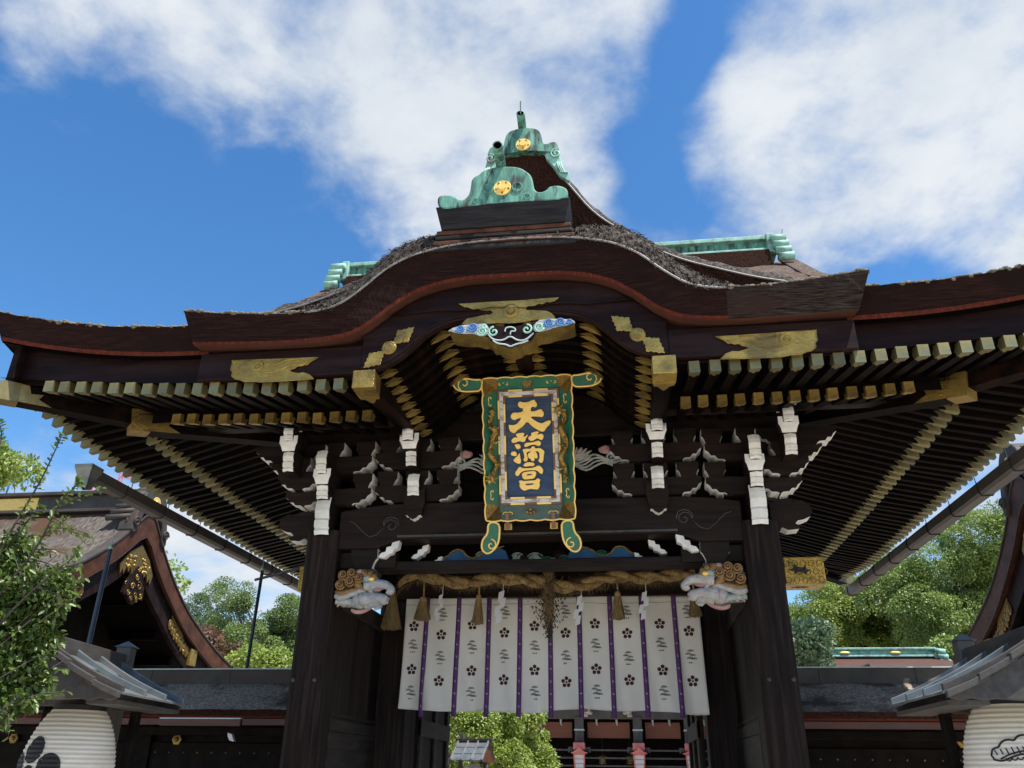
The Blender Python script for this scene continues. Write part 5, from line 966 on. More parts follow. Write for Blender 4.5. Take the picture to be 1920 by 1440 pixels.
# ------------------------------------------------------------ covered lantern stands and their paper lanterns
def lantern_stand(loc, rz, label):
    """small gabled copper roof on two posts; local origin on the ground under the lantern, ridge along local y"""
    st = thing('lantern_stand', label, 'lantern stand', loc, rz, 'covered stands for the big paper lanterns')
    hw, y0, y1, ze, zr_ = .68, -.62, .60, 2.10, 2.44
    def prof(x): t = abs(x)/hw; return zr_-(zr_-ze)*(t*(1.28-.28*t))
    for s in (-1, 1):
        for k in range(3):          # copper sheets stepped down the slope, three bays
            for j in range(3):
                a, b_ = y0+(y1-y0)*k/3, y0+(y1-y0)*(k+1)/3; x0, x1 = hw*j/3, hw*(j+1)/3+.01; lift = .016*(2-j)*0+.012
                vs = [(s*x0, a, prof(x0)+.026-.012), (s*x0, b_, prof(x0)+.026-.012), (s*x1, b_, prof(x1)+.026), (s*x1, a, prof(x1)+.026)]
                vs += [(v[0], v[1], v[2]-.016) for v in vs]
                MB().add(vs, [(0, 1, 2, 3), (7, 6, 5, 4), (0, 4, 5, 1), (1, 5, 6, 2), (2, 6, 7, 3), (3, 7, 4, 0)]).build('roof_sheet', 'copper', st)
        def bowed(f0, f1, dz, th, ya, yb, m, name):
            n = 10; xs2 = [hw*(f0+(f1-f0)*i/n) for i in range(n+1)]; return bevel(MB().prism([(s*x, prof(x)+dz) for x in xs2]+[(s*x, prof(x)+dz+th) for x in xs2[::-1]], 'y', ya, yb).build(name, m, st), .004)
        for k in range(4): y = y0+.02+(y1-y0-.04)*k/3; bowed(.02, 1.0, .02, .05, y-.018, y+.018, 'copper' if k else 'oldwood', 'roof_batten')
        for j, (f0, f1, dz) in enumerate(((.05, .36, .012), (.30, .68, -.006), (.58, 1.0, -.022))): bowed(f0, f1, dz, .045, y0-.075+.012*j, y0-.012, 'oldwood', 'verge_board')
    bevel(MB().box(-.045, .045, y0-.08, y1+.04, zr_-.02, zr_+.11).build('ridge_beam', 'oldwood', st), .006)
    # gable board with pierced plum crest and cusped lower edge
    n = 16; up_ = [(hw*.97*(-1+2*i/n), prof(hw*.97*abs(-1+2*i/n))-.01) for i in range(n+1)]
    low = [(.64, 2.075), (.58, 2.065), (.52, 2.08), (.44, 2.065), (.36, 2.075), (.20, 2.065), (.06, 2.065), (.0, 2.115), (-.06, 2.065), (-.20, 2.065), (-.36, 2.075), (-.44, 2.065), (-.52, 2.08), (-.58, 2.065), (-.64, 2.075)]
    gbd = bevel(MB().prism(up_+low, 'y', y0-.012, y0+.03).build('gable_board', 'oldwood', st), .004)
    b = MB()
    for k in range(6): c = (0, 0) if k == 5 else (.042*math.cos(R(90+72*k)), .042*math.sin(R(90+72*k))); b.disc((c[0], y0-.0135, 2.235+c[1]), .020 if k < 5 else .013, 14, 0, 'y', .003)
    b.build('pierced_plum_crest', 'black', gbd)
    MB().prism(up_+low, 'y', y1-.04, y1).build('gable_board', 'oldwood', st)
    for s in (-1, 1): bevel(MB().box(s*.35, s*.42, .28, .36, 0, 2.1).build('stand_post', 'blackhall', st), .008); MB().box(s*.40, s*.66, y0+.03, y1-.04, 2.04, 2.07).build('eave_plank', 'oldwood', st)
    mp = bevel(MB().box(-.065, .065, y1+.03, y1+.16, 0, 2.62).build('rear_post', 'greywood', st), .006)
    MB().add([(-.085, y1+.01, 2.62), (.085, y1+.01, 2.62), (.085, y1+.18, 2.62), (-.085, y1+.18, 2.62), (0, y1+.095, 2.68)], [(0, 1, 4), (1, 2, 4), (2, 3, 4), (3, 0, 4), (3, 2, 1, 0)]).build('post_cap', 'copper', mp)
    bevel(MB().box(-.5, .5, -.04, .05, 2.06, 2.12).build('hanging_rail', 'greywood', st), .006)
    return st
def paper_lantern(loc, rz, label):
    r = thing('paper_lantern', label, 'lantern', loc, rz, 'big white paper lanterns under the stands')
    H = 1.0; n = 120; prof = []
    for i in range(n+1):
        t = i/n; z = -H*t; rad = .355*(min(1, math.sin(math.pi*min(1, max(0.0, .085+t*.83)))**.42)); rad += .0045*math.cos(t*2*math.pi*30); prof.append((rad, z))
    b = MB(); b.lathe(prof, (0, 0, 0), 64); body = b.build('lantern_body', 'lpaper', r, True)
    b = MB(); b.lathe([(.0, .04), (.20, .04), (.205, -.03), (.19, -.03)], (0, 0, 0), 32); b.build('top_ring', 'black', r)
    b = MB(); b.lathe([(.19, .03), (.205, .03), (.20, -.05), (0, -.05)], (0, 0, -H), 32); b.build('bottom_ring', 'black', r)
    def rad(z): return float(np.interp(-z, [-p[1] for p in prof], [p[0] for p in prof]))+.003
    return r, body, rad
def on_lantern(rad, pts):   # wrap flat (arc, height) points on the lantern's front
    out = []
    for a, z in pts: r_ = rad(z)+.002; th = a/.355; out.append((r_*math.sin(th), -r_*math.cos(th), z))
    return out
def patch(b, rad, outline, n=10):
    """fill a convex-ish outline as rings shrinking to its centre so it follows the curved paper"""
    c = (sum(p[0] for p in outline)/len(outline), sum(p[1] for p in outline)/len(outline)); m = len(outline); vs = []
    for k in range(n): f = 1-k/n; vs += on_lantern(rad, [(c[0]+(x-c[0])*f, c[1]+(z-c[1])*f) for x, z in outline])
    vs += on_lantern(rad, [c]); fs = [(k*m+j, k*m+(j+1) % m, (k+1)*m+(j+1) % m, (k+1)*m+j) for k in range(n-1) for j in range(m)]+[((n-1)*m+j, (n-1)*m+(j+1) % m, n*m) for j in range(m)]
    b.add(vs, fs)
def line(b, rad, pts, r_=.006): b.tube(on_lantern(rad, pts), r_, 5)
sL = lantern_stand((-3.66, -1.95, 0), R(6), 'grey copper roofed lantern stand half hidden by leafy branches')
sR = lantern_stand((3.66, -2.02, 0), R(0), 'weathered lantern stand whose verge steps down beside the pine crest lantern')
lL, bodyL, rad = paper_lantern((-3.58, -1.98, 2.02), R(6), 'white paper lantern with large black plum dots')
b = MB(); zc = -.47; xo = -.13
for k in range(6):
    c = (xo, zc) if k == 5 else (xo+.172*math.cos(R(90+72*k)), zc+.172*math.sin(R(90+72*k))); rr = .093 if k < 5 else .06
    patch(b, rad, [(c[0]+rr*math.cos(2*math.pi*j/24), c[1]+rr*1.05*math.sin(2*math.pi*j/24)) for j in range(24)])
b.build('plum_dot_print', 'black', lL)
lR, bodyR, rad = paper_lantern((3.60, -2.0, 2.08), R(0), 'white paper lantern with black pine crests in outline')
def pine_cloud(x, z, sc):
    b = MB(); lob = [(-.26, -.08), (-.285, -.03), (-.25, .02), (-.20, .025), (-.17, .075), (-.10, .095), (-.05, .08), (-.02, .12), (.06, .135), (.13, .115), (.16, .07), (.23, .06), (.275, .01), (.26, -.05), (.2, -.06), (.1, -.035), (0, -.03), (-.1, -.055), (-.18, -.095), (-.26, -.08)]
    line(b, rad, [(x+a*sc, z+c*sc) for a, c in chaikin(lob, 2, False)], .0065)
    line(b, rad, [(x+a*sc, z+c*sc) for a, c in chaikin([(-.2, -.075), (-.1, -.03), (0, -.005), (.1, -.01), (.22, -.035)], 2, False)], .0055)
    for k in range(10):
        a0 = -.22+.05*k; line(b, rad, [(x+a0*sc, z+(-.04+.004*k-.0006*k*k)*sc), (x+(a0-.02)*sc, z+(.0+.012*k-.0011*k*k)*sc)], .0045)
    for k in range(7): line(b, rad, [(x+(-.13+.05*k+.022*math.cos(R(180+20*j)))*sc, z+(-.07+.014*math.sin(math.pi*k/6)-.022*math.sin(R(20*j)))*sc) for j in range(10)], .004)
    patch(b, rad, [(x+a*sc, z+c*sc) for a, c in ((-.0, -.055), (.12, -.04), (.22, -.06), (.24, -.12), (.1, -.13), (.02, -.10))], 6)
    b.build('pine_crest_print', 'black', lR)
for k, zz in enumerate((-.30, -.50, -.70)): pine_cloud(-.10, zz, .72)
# ------------------------------------------------------------ roofed corridors either side of the gate
def corridor(s, label):
    c = thing('roofed_corridor', label, 'corridor', (0, 0, 0), 0, 'roofed corridors joining the gate')
    x0, x1 = s*2.62, s*13.0; yr = 2.6
    rd = bevel(MB().box(x0, x1, yr-.16, yr+.16, 2.63, 2.835).build('ridge_cover', 'slate', c), .006)
    for k in range(9): MB().box(s*(3.3+1.15*k), s*(3.312+1.15*k), yr-.163, yr-.158, 2.632, 2.833).build('cover_seam', 'black', rd)
    MB().box(x0, x1, yr-.19, yr+.19, 2.835, 2.85).build('ridge_lip', 'pale', rd)
    b = MB(); b.grid(lambda u, v: (x0+(x1-x0)*u, yr-.13-1.05*v, 2.66-.10*v-.30*v**1.25+.01*nz(u*60, v*6, 1.)), 130, 12); th = b.build('thatch_slope', 'thatchg', c, True)
    b = MB(); b.grid(lambda u, v: (x0+(x1-x0)*u, yr+.13+1.05*v, 2.66-.40*v), 10, 2); b.build('thatch_slope', 'thatchg', c)
    cutface('thatch_edge', lambda t: (x0+(x1-x0)*t, yr-1.18, 2.26), lambda t: (x0+(x1-x0)*t, yr-1.12, 2.17), 60, ['cutplain', 'redband'], 4, .25, .004, th)
    bevel(MB().box(x0, x1, yr-1.10, yr-1.02, 2.09, 2.165).build('eave_board', 'redwood', c), .004)
    MB().add([(x0, yr-1.05, 2.11), (x1, yr-1.05, 2.11), (x1, yr+.2, 2.45), (x0, yr+.2, 2.45)], [(0, 1, 2, 3)]).build('soffit', 'soffit', c)
    bevel(MB().box(x0, x1, yr-.06, yr+.06, 1.55, 1.92).build('wall_beam', 'blackhall', c), .006); MB().box(x0, x1, yr-.02, yr+.02, 0, 2.45).build('dark_wall', 'blackhall', c)
    bevel(MB().box(x0, x1, yr-.62, yr-.5, 1.99, 2.09).build('eave_purlin', 'blackhall', c), .006)
    for k in range(15):
        x = s*(3.0+.16*k*1.25); b = MB(); b.lathe([(0, -.014), (.010, -.010), (.014, 0)], (x, yr-.062, 1.80), 8, 0, 'y'); b.build('nail_head', 'brass', c, True)
    for k in range(4):
        x = s*(5.12 if s < 0 else 4.87)+s*2.4*k; b = MB(); b.lathe([(0, -.04), (.02, -.035), (.03, -.015), (.068, -.012), (.075, 0)], (x, yr-.062, 1.955 if s < 0 else 2.0), 6, 0, 'y'); MB; b.build('hexagonal_boss', 'gold', c)
        bevel(MB().box(x+s*.35, x+s*.55, yr-.1, yr+.1, 0, 2.2).build('corridor_post', 'blackhall', c), .01)
    return c
cL = corridor(-1, 'dark roofed corridor running past the leafy branches toward the gilt gabled hall')
cR = corridor(1, 'dark roofed corridor below the green ridged far roof')
bevel(MB().box(-4.55, -3.55, 1.0, 1.06, 2.055, 2.13).build('hung_board', 'redwood', cL), .004); MB().box(-4.55, -3.55, .99, 1.07, 2.13, 2.142).build('board_lip', 'pale', cL)
bevel(MB().box(4.44, 5.4, 1.0, 1.12, 2.05, 2.15).build('beam_nosing', 'white', cR), .006)
bevel(MB().prism([(-3.88, 2.0), (-3.82, 1.985), (-3.78, 1.90), (-3.84, 1.915), (-3.87, 1.96)], 'y', 1.4, 1.46).build('beam_nosing', 'white', cL), .004)

# ------------------------------------------------------------ gabled side halls behind the corridors
H_top = smooth_curve([0, .12, .55, 1.0, 1.45, 2.0, 2.6, 3.4, 4.3], [6.06, 5.99, 5.56, 5.17, 4.85, 4.53, 4.27, 3.98, 3.72])
def side_hall(s, xg, yc, label):
    h = thing('side_hall', label, 'hall', (0, 0, 0), 0, 'gabled halls behind the corridors')
    xe = xg+s*12
    def Hf(d): return H_top(min(abs(d), 4.3))
    b = MB(); b.grid(lambda u, v: (xg+s*.10+(xe-xg)*u**1.5, yc-4.3+8.6*v, Hf(-4.3+8.6*v)+.05*min(1, u*6)+.012*nz(u*50, v*30, .9)), 80, 60); th = b.build('thatch_roof', 'thatchh', h, True)
    # cut thatch verge: curved band, then brown board, then gilt mounted inner board
    def band(name, d_a, d_b, x0, x1, m, bw=0, lim=4.3, par=None):
        n = 40; up_ = [(yc-lim+2*lim*i/n, Hf(-lim+2*lim*i/n)-d_a*(1+.35*max(0, 1-abs(-lim+2*lim*i/n)/1.2))) for i in range(n+1)]
        lo_ = [(yc-lim+2*lim*i/n, Hf(-lim+2*lim*i/n)-d_b*(1+.35*max(0, 1-abs(-lim+2*lim*i/n)/1.2))) for i in range(n+1)]
        o = MB().prism(up_+lo_[::-1], 'x', x0, x1).build(name, m, par or h); 
        if bw: bevel(o, bw)
        return o
    band('verge_trim', -.015, .02, xg-s*.02, xg+s*.2, 'slate'); band('thatch_verge', .02, .34, xg, xg+s*.5, 'brownwood', .012)
    band('verge_line', .34, .37, xg+s*.0, xg+s*.06, 'redwood'); hb = band('bargeboard', .36, .80, xg+s*.10, xg+s*.26, 'hafu', .01); band('gable_soffit', .78, .83, xg+s*.2, xg+s*1.2, 'soffit')
    MB().prism([(yc-4, 3.0), (yc+4, 3.0), (yc+2.4, Hf(2.4)-.5), (yc, 5.5), (yc-2.4, Hf(2.4)-.5)], 'x', xg+s*1.2, xg+s*1.3).build('gable_wall', 'blackhall', h)
    b = MB(); b.box(xg+s*1.3, xe, yc-2.6, yc+2.6, 0, 3.6); b.build('hall_wall', 'blackhall', h)
    for k in range(7):
        y = yc-2.1+.7*k; MB().box(xg+s*.26, xg+s*1.3, y-.05, y+.05, Hf(y-yc)-1.0, Hf(y-yc)-.86).build('purlin', 'soffit', h)
    # ridge: dark copper box with a scrolled end and gold panels
    rg = bevel(MB().box(xg+s*.1, xe, yc-.22, yc+.22, 6.08, 6.36).build('ridge_box', 'slate', h), .01); bevel(MB().box(xg+s*.05, xe, yc-.32, yc+.32, 6.36, 6.43).build('ridge_cap', 'slate', rg), .01); bevel(MB().box(xg+s*.08, xe, yc-.30, yc+.30, 6.02, 6.08).build('ridge_foot', 'slate', rg), .01)
    for k in range(3): bevel(MB().box(xg+s*(2.3+2.6*k), xg+s*(3.3+2.6*k), yc-.235, yc-.2, 6.10, 6.34).build('gold_panel', 'goldleaf', rg), .008)
    e_ = MB(); e_.prism(chaikin([(yc+a, c) for a, c in ((-.62, 5.52), (-.50, 5.50), (-.42, 5.62), (-.34, 5.92), (-.24, 6.0), (0, 6.02), (.24, 6.0), (.34, 5.92), (.42, 5.62), (.5, 5.50), (.62, 5.52), (.6, 5.7), (.52, 5.95), (.44, 6.2), (.34, 6.38), (.2, 6.52), (0, 6.56), (-.2, 6.52), (-.34, 6.38), (-.44, 6.2), (-.52, 5.95), (-.6, 5.7))], 1), 'x', xg-s*.05, xg+s*.25); ee = bevel(e_.build('ridge_end_ornament', 'slate', h), .03, 3)
    for sg in (-1, 1):
        for (dy, dz, r_) in ((.42, 6.10, .13), (.52, 5.72, .10)):
            for xo_ in (-.06, .1): t = MB(); t.tube([(xg+s*xo_, yc+sg*dy+r_*(1-.8*i/20)*math.cos(i*.5), dz+r_*(1-.8*i/20)*math.sin(i*.5)) for i in range(21)], .022, 6); t.build('ridge_scroll', 'slate', ee, True)
    for k in range(5): t = MB(); t.tube([(xg+s*(.0+.02*k), yc-.34-.05*k, 6.3-.12*k), (xg+s*(.35+.04*k), yc-.38-.06*k, 6.26-.12*k)], .06, 8); t.build('ridge_roll', 'slate', ee, True)
    t = MB(); t.lathe([(0, -.05*s), (.06, -.05*s), (.065, -.03*s), (.13, -.03*s), (.14, .02*s)], (xg-s*.03, yc, 6.22), 20, 0, 'x'); t.build('gold_crest', 'goldleaf', ee)
    # gilt mounts on the inner board
    def mount(name, d0, d1, w0, m='goldleaf', side=1, k=7):
        b = MB()
        for i in range(k):
            d = d0+(d1-d0)*i/(k-1)
            for j in range(3): b.ball((xg+s*.085, yc+side*d+.02*math.sin(i*2.1+j), Hf(d)-.58+w0*(j-1)*.6+.02*math.cos(i*1.7+j*2)), (.02, .055*(1 if j == 1 else .8), .06), 8, 6)
            b.tube([(xg+s*.085, yc+side*d+.07*math.cos(a*.7), Hf(d)-.58+w0*math.sin(a*.7)) for a in range(10)], .014, 5)
        return b.build(name, m, hb, True)
    mount('gilt_openwork', 1.55, 2.35, .10, 'bronze', 1, 8); mount('gilt_openwork', 1.45, 2.35, .10, 'bronze', -1, 8)
    bevel(MB().prism([(yc+a, Hf(a)-.40-c) for a, c in ((1.55, .0), (1.75, -.01), (2.1, .0), (2.12, .07), (1.8, .08), (1.57, .08))], 'x', xg+s*.075, xg+s*.1).build('gilt_strip', 'bronze', hb), .006)
    pt = [(0, 5.42), (.34, 5.20), (.55, 4.95), (.50, 4.75), (.45, 4.88), (.40, 4.78), (.33, 4.95), (.26, 4.84), (.20, 4.98), (.12, 4.62), (0, 5.02)]
    for sg in (-1, 1):
        o = bevel(MB().prism([(yc+sg*a, c) for a, c in pt], 'x', xg+s*.06, xg+s*.10).build('gilt_apex_mount', 'bronze', hb), .006)
        for k in range(16): b = MB(); b.ball((xg+s*.06, yc+sg*(.08+.3*rng.random()), 4.92+.25*rng.random()), (.018, .03, .03), 6, 5); b.build('raised_bead', 'gold', o, True)
        b = MB()
        for k in range(3): b.tube([(xg+s*.05, yc+sg*(.02+.12*k+.05*math.cos(a*.6)*(1-.06*a)), 4.72-.05*k+.08*math.sin(a*.6)*(1-.06*a)) for a in range(14)], .012, 5)
        b.build('gilt_scroll', 'bronze', o, True)
    pen = MB(); pen.prism(chaikin([(yc+a, c) for a, c in ((0, 5.05), (.16, 4.85), (.30, 4.62), (.34, 4.42), (.22, 4.46), (.12, 4.36), (0, 4.30), (-.12, 4.36), (-.22, 4.46), (-.34, 4.42), (-.30, 4.62), (-.16, 4.85))], 1), 'x', xg+s*.03, xg+s*.09); pe = pen.build('gable_pendant', 'hafu', hb)
    for k in range(9):
        t = MB(); c0, c1, r_, sg = ((-.10, 4.62, .07, 1), (.10, 4.66, .08, -1), (0, 4.80, .06, 1), (-.20, 4.50, .06, -1), (.21, 4.50, .06, 1), (.03, 4.48, .06, 1), (-.08, 4.40, .05, -1), (.10, 4.40, .05, 1), (0, 4.94, .04, -1))[k]
        t.tube([(xg+s*.02, yc+c0+sg*r_*(1-.065*i)*math.cos(i*.62+k), c1+r_*(1-.065*i)*math.sin(i*.62+k)) for i in range(14)], .011, 5); t.build('gilt_scroll', 'bronze' if k % 2 else 'gold', pe, True)
    for y in (yc+2.6, yc-2.6):
        o = bevel(MB().box(xg+s*.05, xg+s*1.2, y-.12, y+.12, 3.55, 3.85).build('purlin_end', 'blackhall', h), .01); bevel(MB().box(xg+s*.03, xg+s*.2, y-.13, y+.13, 3.54, 3.86).build('gilt_end', 'gold', o), .008)
    return h
hL = side_hall(-1, -8.0, 5.42, 'thatched hall with gilt gable mounts beyond the corridor and leafy branches')
hR = side_hall(1, 7.3, 4.7, 'thatched hall whose gable curves down beside the big leafy trees')
# slender poles in front of the left hall, and lattice masts far off
for pts, nm, lb in (([(-5.744, 2.903), (-5.748, 3.571), (-5.747, 4.194)], 'metal_pole', 'leaning thin blue grey pole rising in front of the gilt gable'), ([(-4.589, 2.902), (-4.575, 3.646), (-4.569, 4.367)], 'metal_pole', 'thin upright pole under the gutter beside the far trees')):
    yy = 1.1 if 'leaning' in lb else 3.2; t = MB(); p0 = pts[0]; d = (pts[-1][0]-p0[0], pts[-1][1]-p0[1])
    t.tube([(p0[0]-d[0]*(p0[1])/d[1], yy, 0), (pts[-1][0], yy, pts[-1][1])], .03 if yy < 2 else .026, 8); po = thing(nm, lb, 'pole'); t.build('pole_shaft', 'pipe', po, True)
    t = MB(); e = pts[-1]; t.tube([(e[0], yy, e[1]), (e[0], yy, e[1]+.06)], [.038, .02], 8); t.tube([(e[0], yy, e[1]+.06), (e[0]-.01, yy, e[1]+.28)], .006, 5); t.build('pole_tip', 'verdl', po, True)
    if yy > 2: t = MB(); t.tube([(e[0]-.1, yy, e[1]-.14), (e[0]+.75, yy, e[1]+.06)], .022, 6); t.build('pole_arm', 'pipe', po)
for (a, b_), lb in (([(-49.424, 24.753), (-49.565, 27.241)], 'red lattice mast seen beyond the hall ridge'), ([(-46.541, 26.272), (-46.688, 27.581)], 'short red lattice frame with a sloping boom beyond the hall ridge')):
    t = MB(); 
    for dx in (-.18, .18): t.tube([(a[0]+dx, 60, 0), (b_[0]+dx, 60, b_[1])], .06, 4)
    for k in range(26): z0 = b_[1]*(k/26); z1 = b_[1]*(k+1)/26; x = a[0]+(b_[0]-a[0])*(k/26); t.tube([(x+(-.18 if k % 2 else .18), 60, z0), (x+(.18 if k % 2 else -.18), 60, z1)], .035, 4)
    o = t.build('lattice_mast', 'redsteel'); tag(o, lb, 'mast', 'lattice masts far behind')
    if 'boom' in lb:
        t = MB(); t.tube([(b_[0], 60, b_[1]), (b_[0]+1.3, 60, b_[1]-.35)], .07, 4); t.tube([(b_[0], 60, b_[1]-.5), (b_[0]+1.3, 60, b_[1]-.85)], .05, 4); t.build('boom', 'redsteel', o)

# ------------------------------------------------------------ far hall with green ridge (right)
fh = thing('far_hall', 'low brown roofed hall with pale green ridge below the trees', 'hall')
YF = 22.
rzt2 = [(8.840, 5.647)][0][1]; rzb2 = [(8.787, 5.328)][0][1]; xr0 = [(7.036, 5.603)][0][0]; xr1 = [(11.395, 5.633)][0][0]
fr = bevel(MB().box(xr0, xr1, YF-.3, YF+.3, rzb2+.05, rzt2-.05).build('ridge_box', 'verdl', fh), .02); bevel(MB().box(xr0, xr1+.05, YF-.4, YF+.4, rzt2-.08, rzt2).build('ridge_cap', 'verdl', fr), .02); bevel(MB().box(xr0, xr1, YF-.42, YF+.42, rzb2, rzb2+.07).build('ridge_foot', 'verdl', fr), .02)
for k in (.32, .70): x = xr0+(xr1-xr0)*k; b = MB(); b.ball((x, YF-.42, (rzt2+rzb2)/2-.02), (.18, .03, .05), 10, 6); b.build('gold_crest', 'goldleaf', fr, True)
b = MB()
for k in range(3): b.tube([(xr1-.02+.05*k, YF-.42, rzt2-.12-.17*k), (xr1+.3+.06*k, YF-.42, rzt2-.16-.17*k)], .09, 10)
b.build('ridge_end_ornament', 'verdl', fr, True)
b = MB(); b.grid(lambda u, v: (xr0-1+(xr1-xr0+1+.25+1.2*v)*u, YF-.2-5*v, rzb2+.02-2.1*v), 40, 12); b.build('bark_roof', 'redwood', fh)
b = MB(); b.grid(lambda u, v: (xr0-1+(xr1-xr0+1+.25+1.2*v)*u, YF+.2+5*v, rzb2+.02-2.1*v), 10, 4); b.build('bark_roof', 'redwood', fh)
MB().box(xr0-1, xr1, YF-4, YF+4, 0, rzb2-1.9).build('hall_wall', 'blackhall', fh)
b = MB(); p = [(8.337, 4.761), (8.871, 4.943)]; b.tube([(p[0][0], 20.5, p[0][1]), (p[1][0], 20.5, p[1][1])], .06, 6); b.build('roof_hip_ridge', 'black', fh)

# ------------------------------------------------------------ worship hall across the court, seen under the curtain
YH = 25.
wh = thing('worship_hall', 'dark timber hall with bamboo blinds seen through the gate', 'hall')
posts = [-2.95, -.93, 1.28, 3.19, 5.2]
for x in posts+[-4.95, -6.95]: bevel(MB().box(x-.17, x+.17, YH-.17, YH+.17, 0, 3.62).build('hall_post', 'greywood', wh), .03); bevel(MB().box(x-.19, x+.19, YH-.19, YH+.19, 3.10, 3.16).build('post_band', 'pale', wh), .01)
bevel(MB().box(-7.5, 6.2, YH-.14, YH+.14, 3.52, 3.86).build('hall_beam', 'greywood', wh), .02); MB().box(-7.5, 6.2, YH-.3, YH+.3, 3.9, 5.2).build('hall_frieze', 'blackhall', wh)
MB().box(-7.5, 6.2, YH+3.0, YH+3.1, 0, 4).build('inner_wall', 'blackhall', wh); MB().box(-7.5, 6.2, YH-.2, YH+3, 3.9, 4).build('hall_ceiling', 'blackhall', wh)
b = MB(); b.grid(lambda u, v: (-7.5+13.7*u, YH-2.4+2.8*v, 4.9+1.5*v), 2, 2); b.build('hall_roof', 'thatchx', wh)
for i in range(4):
    xa, xb = posts[i]+.3, posts[i+1]-.3; bl = MB().box(xa, xb, YH+.3, YH+.33, 2.86, 3.42).build('bamboo_blind', 'blind', wh)
    for f in (.22, .70): x = xa+(xb-xa)*f; b = MB(); b.tube([(x, YH+.25, 3.52), (x, YH+.25, 3.36), (x+.04, YH+.25, 3.30)], [.05, .035, .02], 6); b.build('blind_hook', 'pale', bl)
    for k in range(3): bevel(MB().box(xa-.2, xb+.2, YH-.05, YH+.05, 1.86+.27*k, 1.92+.27*k).build('hall_rail', 'greywood', wh), .008)
for x, s in ((-.93, 1), (1.28, -1)):
    b = MB(); b.ball((x+s*.32, YH-.25, 3.80), (.15, .12, .14), 10, 8); b.ball((x+s*.44, YH-.28, 3.72), (.10, .08, .07), 8, 6); b.tube([(x+s*.2, YH-.25, 3.66), (x+s*.36, YH-.27, 3.62)], [.09, .05], 6)
    for k in range(6): b.ball((x+s*(.22+.05*(k % 3)), YH-.36, 3.78+.07*(k//3)), (.035, .03, .035), 6, 5, 1)
    b.build('white_lion_nosing', ['carvew', 'curl'], wh, True)
for i, x in enumerate(posts[:4]):
    pl = thing('post_lantern', ('pink red post lantern half hidden by the leaves of the court tree', 'pink red lantern on the first bare post beyond the court tree', 'pink red lantern on the second bare post beyond the court tree', 'pink red post lantern closest to the dark passage wall')[i], 'lantern', (x, YH-.35, 0), 0, 'lanterns on the posts of the far hall')
    b = MB()
    for k in range(5): b.box(-.17+.012*k, .17-.012*k, -.17, -.14, 2.27-.155*(k+1)+.012, 2.27-.155*k-.012)
    b.build('white_panes', 'glow', pl)
    b = MB(); b.add([(-.20, -.155, 2.30), (.20, -.155, 2.30), (.20, .12, 2.30), (-.20, .12, 2.30), (-.13, -.155, 1.40), (.13, -.155, 1.40), (.13, .12, 1.40), (-.13, .12, 1.40)], [(0, 1, 2, 3), (7, 6, 5, 4), (0, 4, 5, 1), (1, 5, 6, 2), (2, 6, 7, 3), (3, 7, 4, 0)]); b.build('lantern_case', 'vermil', pl)
    for s in (-1, 1): bevel(MB().beam((s*.205, -.18, 2.30), (s*.135, -.18, 1.42), .03, .04).build('case_stile', 'vermil', pl), .004)
    b = MB(); b.prism([(-.30, 2.31), (-.20, 2.36), (-.11, 2.42), (0, 2.55), (.11, 2.42), (.20, 2.36), (.30, 2.31), (.25, 2.30), (0, 2.34), (-.25, 2.30)], 'y', -.30, -.22); b.build('gable_front', 'vermil', pl)
    bevel(MB().box(-.22, .22, -.21, .18, 2.42, 2.68).build('lantern_roof', 'vermil', pl), .03); bevel(MB().box(-.30, .30, -.21, .2, 2.30, 2.36).build('roof_eave', 'vermil', pl), .02)
    MB().box(-.42, .42, -.02, .04, 2.46, 2.52).build('holding_bracket', 'greywood', pl)
    for s in (-1, 1): MB().box(s*.36, s*.42, -.02, .04, 2.34, 2.46).build('bracket_drop', 'greywood', pl)
    MB().box(-.12, .12, -.1, .1, 0, 1.4).build('lantern_base', 'vermil', pl)
for x, z, lb in [(p[0], p[1], q) for p, q in zip([(-0.110, 2.127), (0.936, 2.137)], ('first', 'second'))]:
    hl = thing('hanging_lantern', 'small brass lantern hanging inside the far hall near the %s bare post' % lb, 'lantern', (x, 26, z), 0, 'brass lanterns inside the far hall')
    b = MB(); b.lathe([(.0, .18), (.05, .17), (.17, .10), (.15, .09), (.12, .08), (.12, -.10), (.15, -.12), (.13, -.16), (0, -.17)], (0, 0, 0), 6); b.build('lantern_cage', 'gold', hl); b = MB(); b.tube([(0, 0, .18), (0, 0, 1.6)], .012, 5); b.build('chain', 'black', hl)
# a small covered lantern in the court
b0 = [(-2.852, 1.848), (-2.084, 1.856), (-2.783, 2.190), (-2.033, 2.196), (-2.353, 1.780)]
cs = thing('court_lantern', 'small sunlit copper roofed lantern stand in the court below the curtain', 'lantern stand', ((b0[0][0]+b0[1][0])/2, 10.5, 0), R(-12))
zl, zh = b0[0][1]-.02, b0[2][1]+.03; hw_ = (b0[1][0]-b0[0][0])/2
for k in range(3):
    for j in range(3):
        xa, xb = -hw_+2*hw_*k/3, -hw_+2*hw_*(k+1)/3; f0, f1 = j/3, (j+1)/3
        vs = [(xa+.006, -.42+.42*f0, zl+(zh-zl)*f0+.02), (xb-.006, -.42+.42*f0, zl+(zh-zl)*f0+.02), (xb-.006, -.42+.42*f1, zl+(zh-zl)*f1+.005), (xa+.006, -.42+.42*f1, zl+(zh-zl)*f1+.005)]; vs += [(v[0], v[1], v[2]-.015) for v in vs]
        MB().add(vs, [(0, 1, 2, 3), (7, 6, 5, 4), (0, 4, 5, 1), (1, 5, 6, 2), (2, 6, 7, 3), (3, 7, 4, 0)]).build('roof_sheet', 'copper', cs)
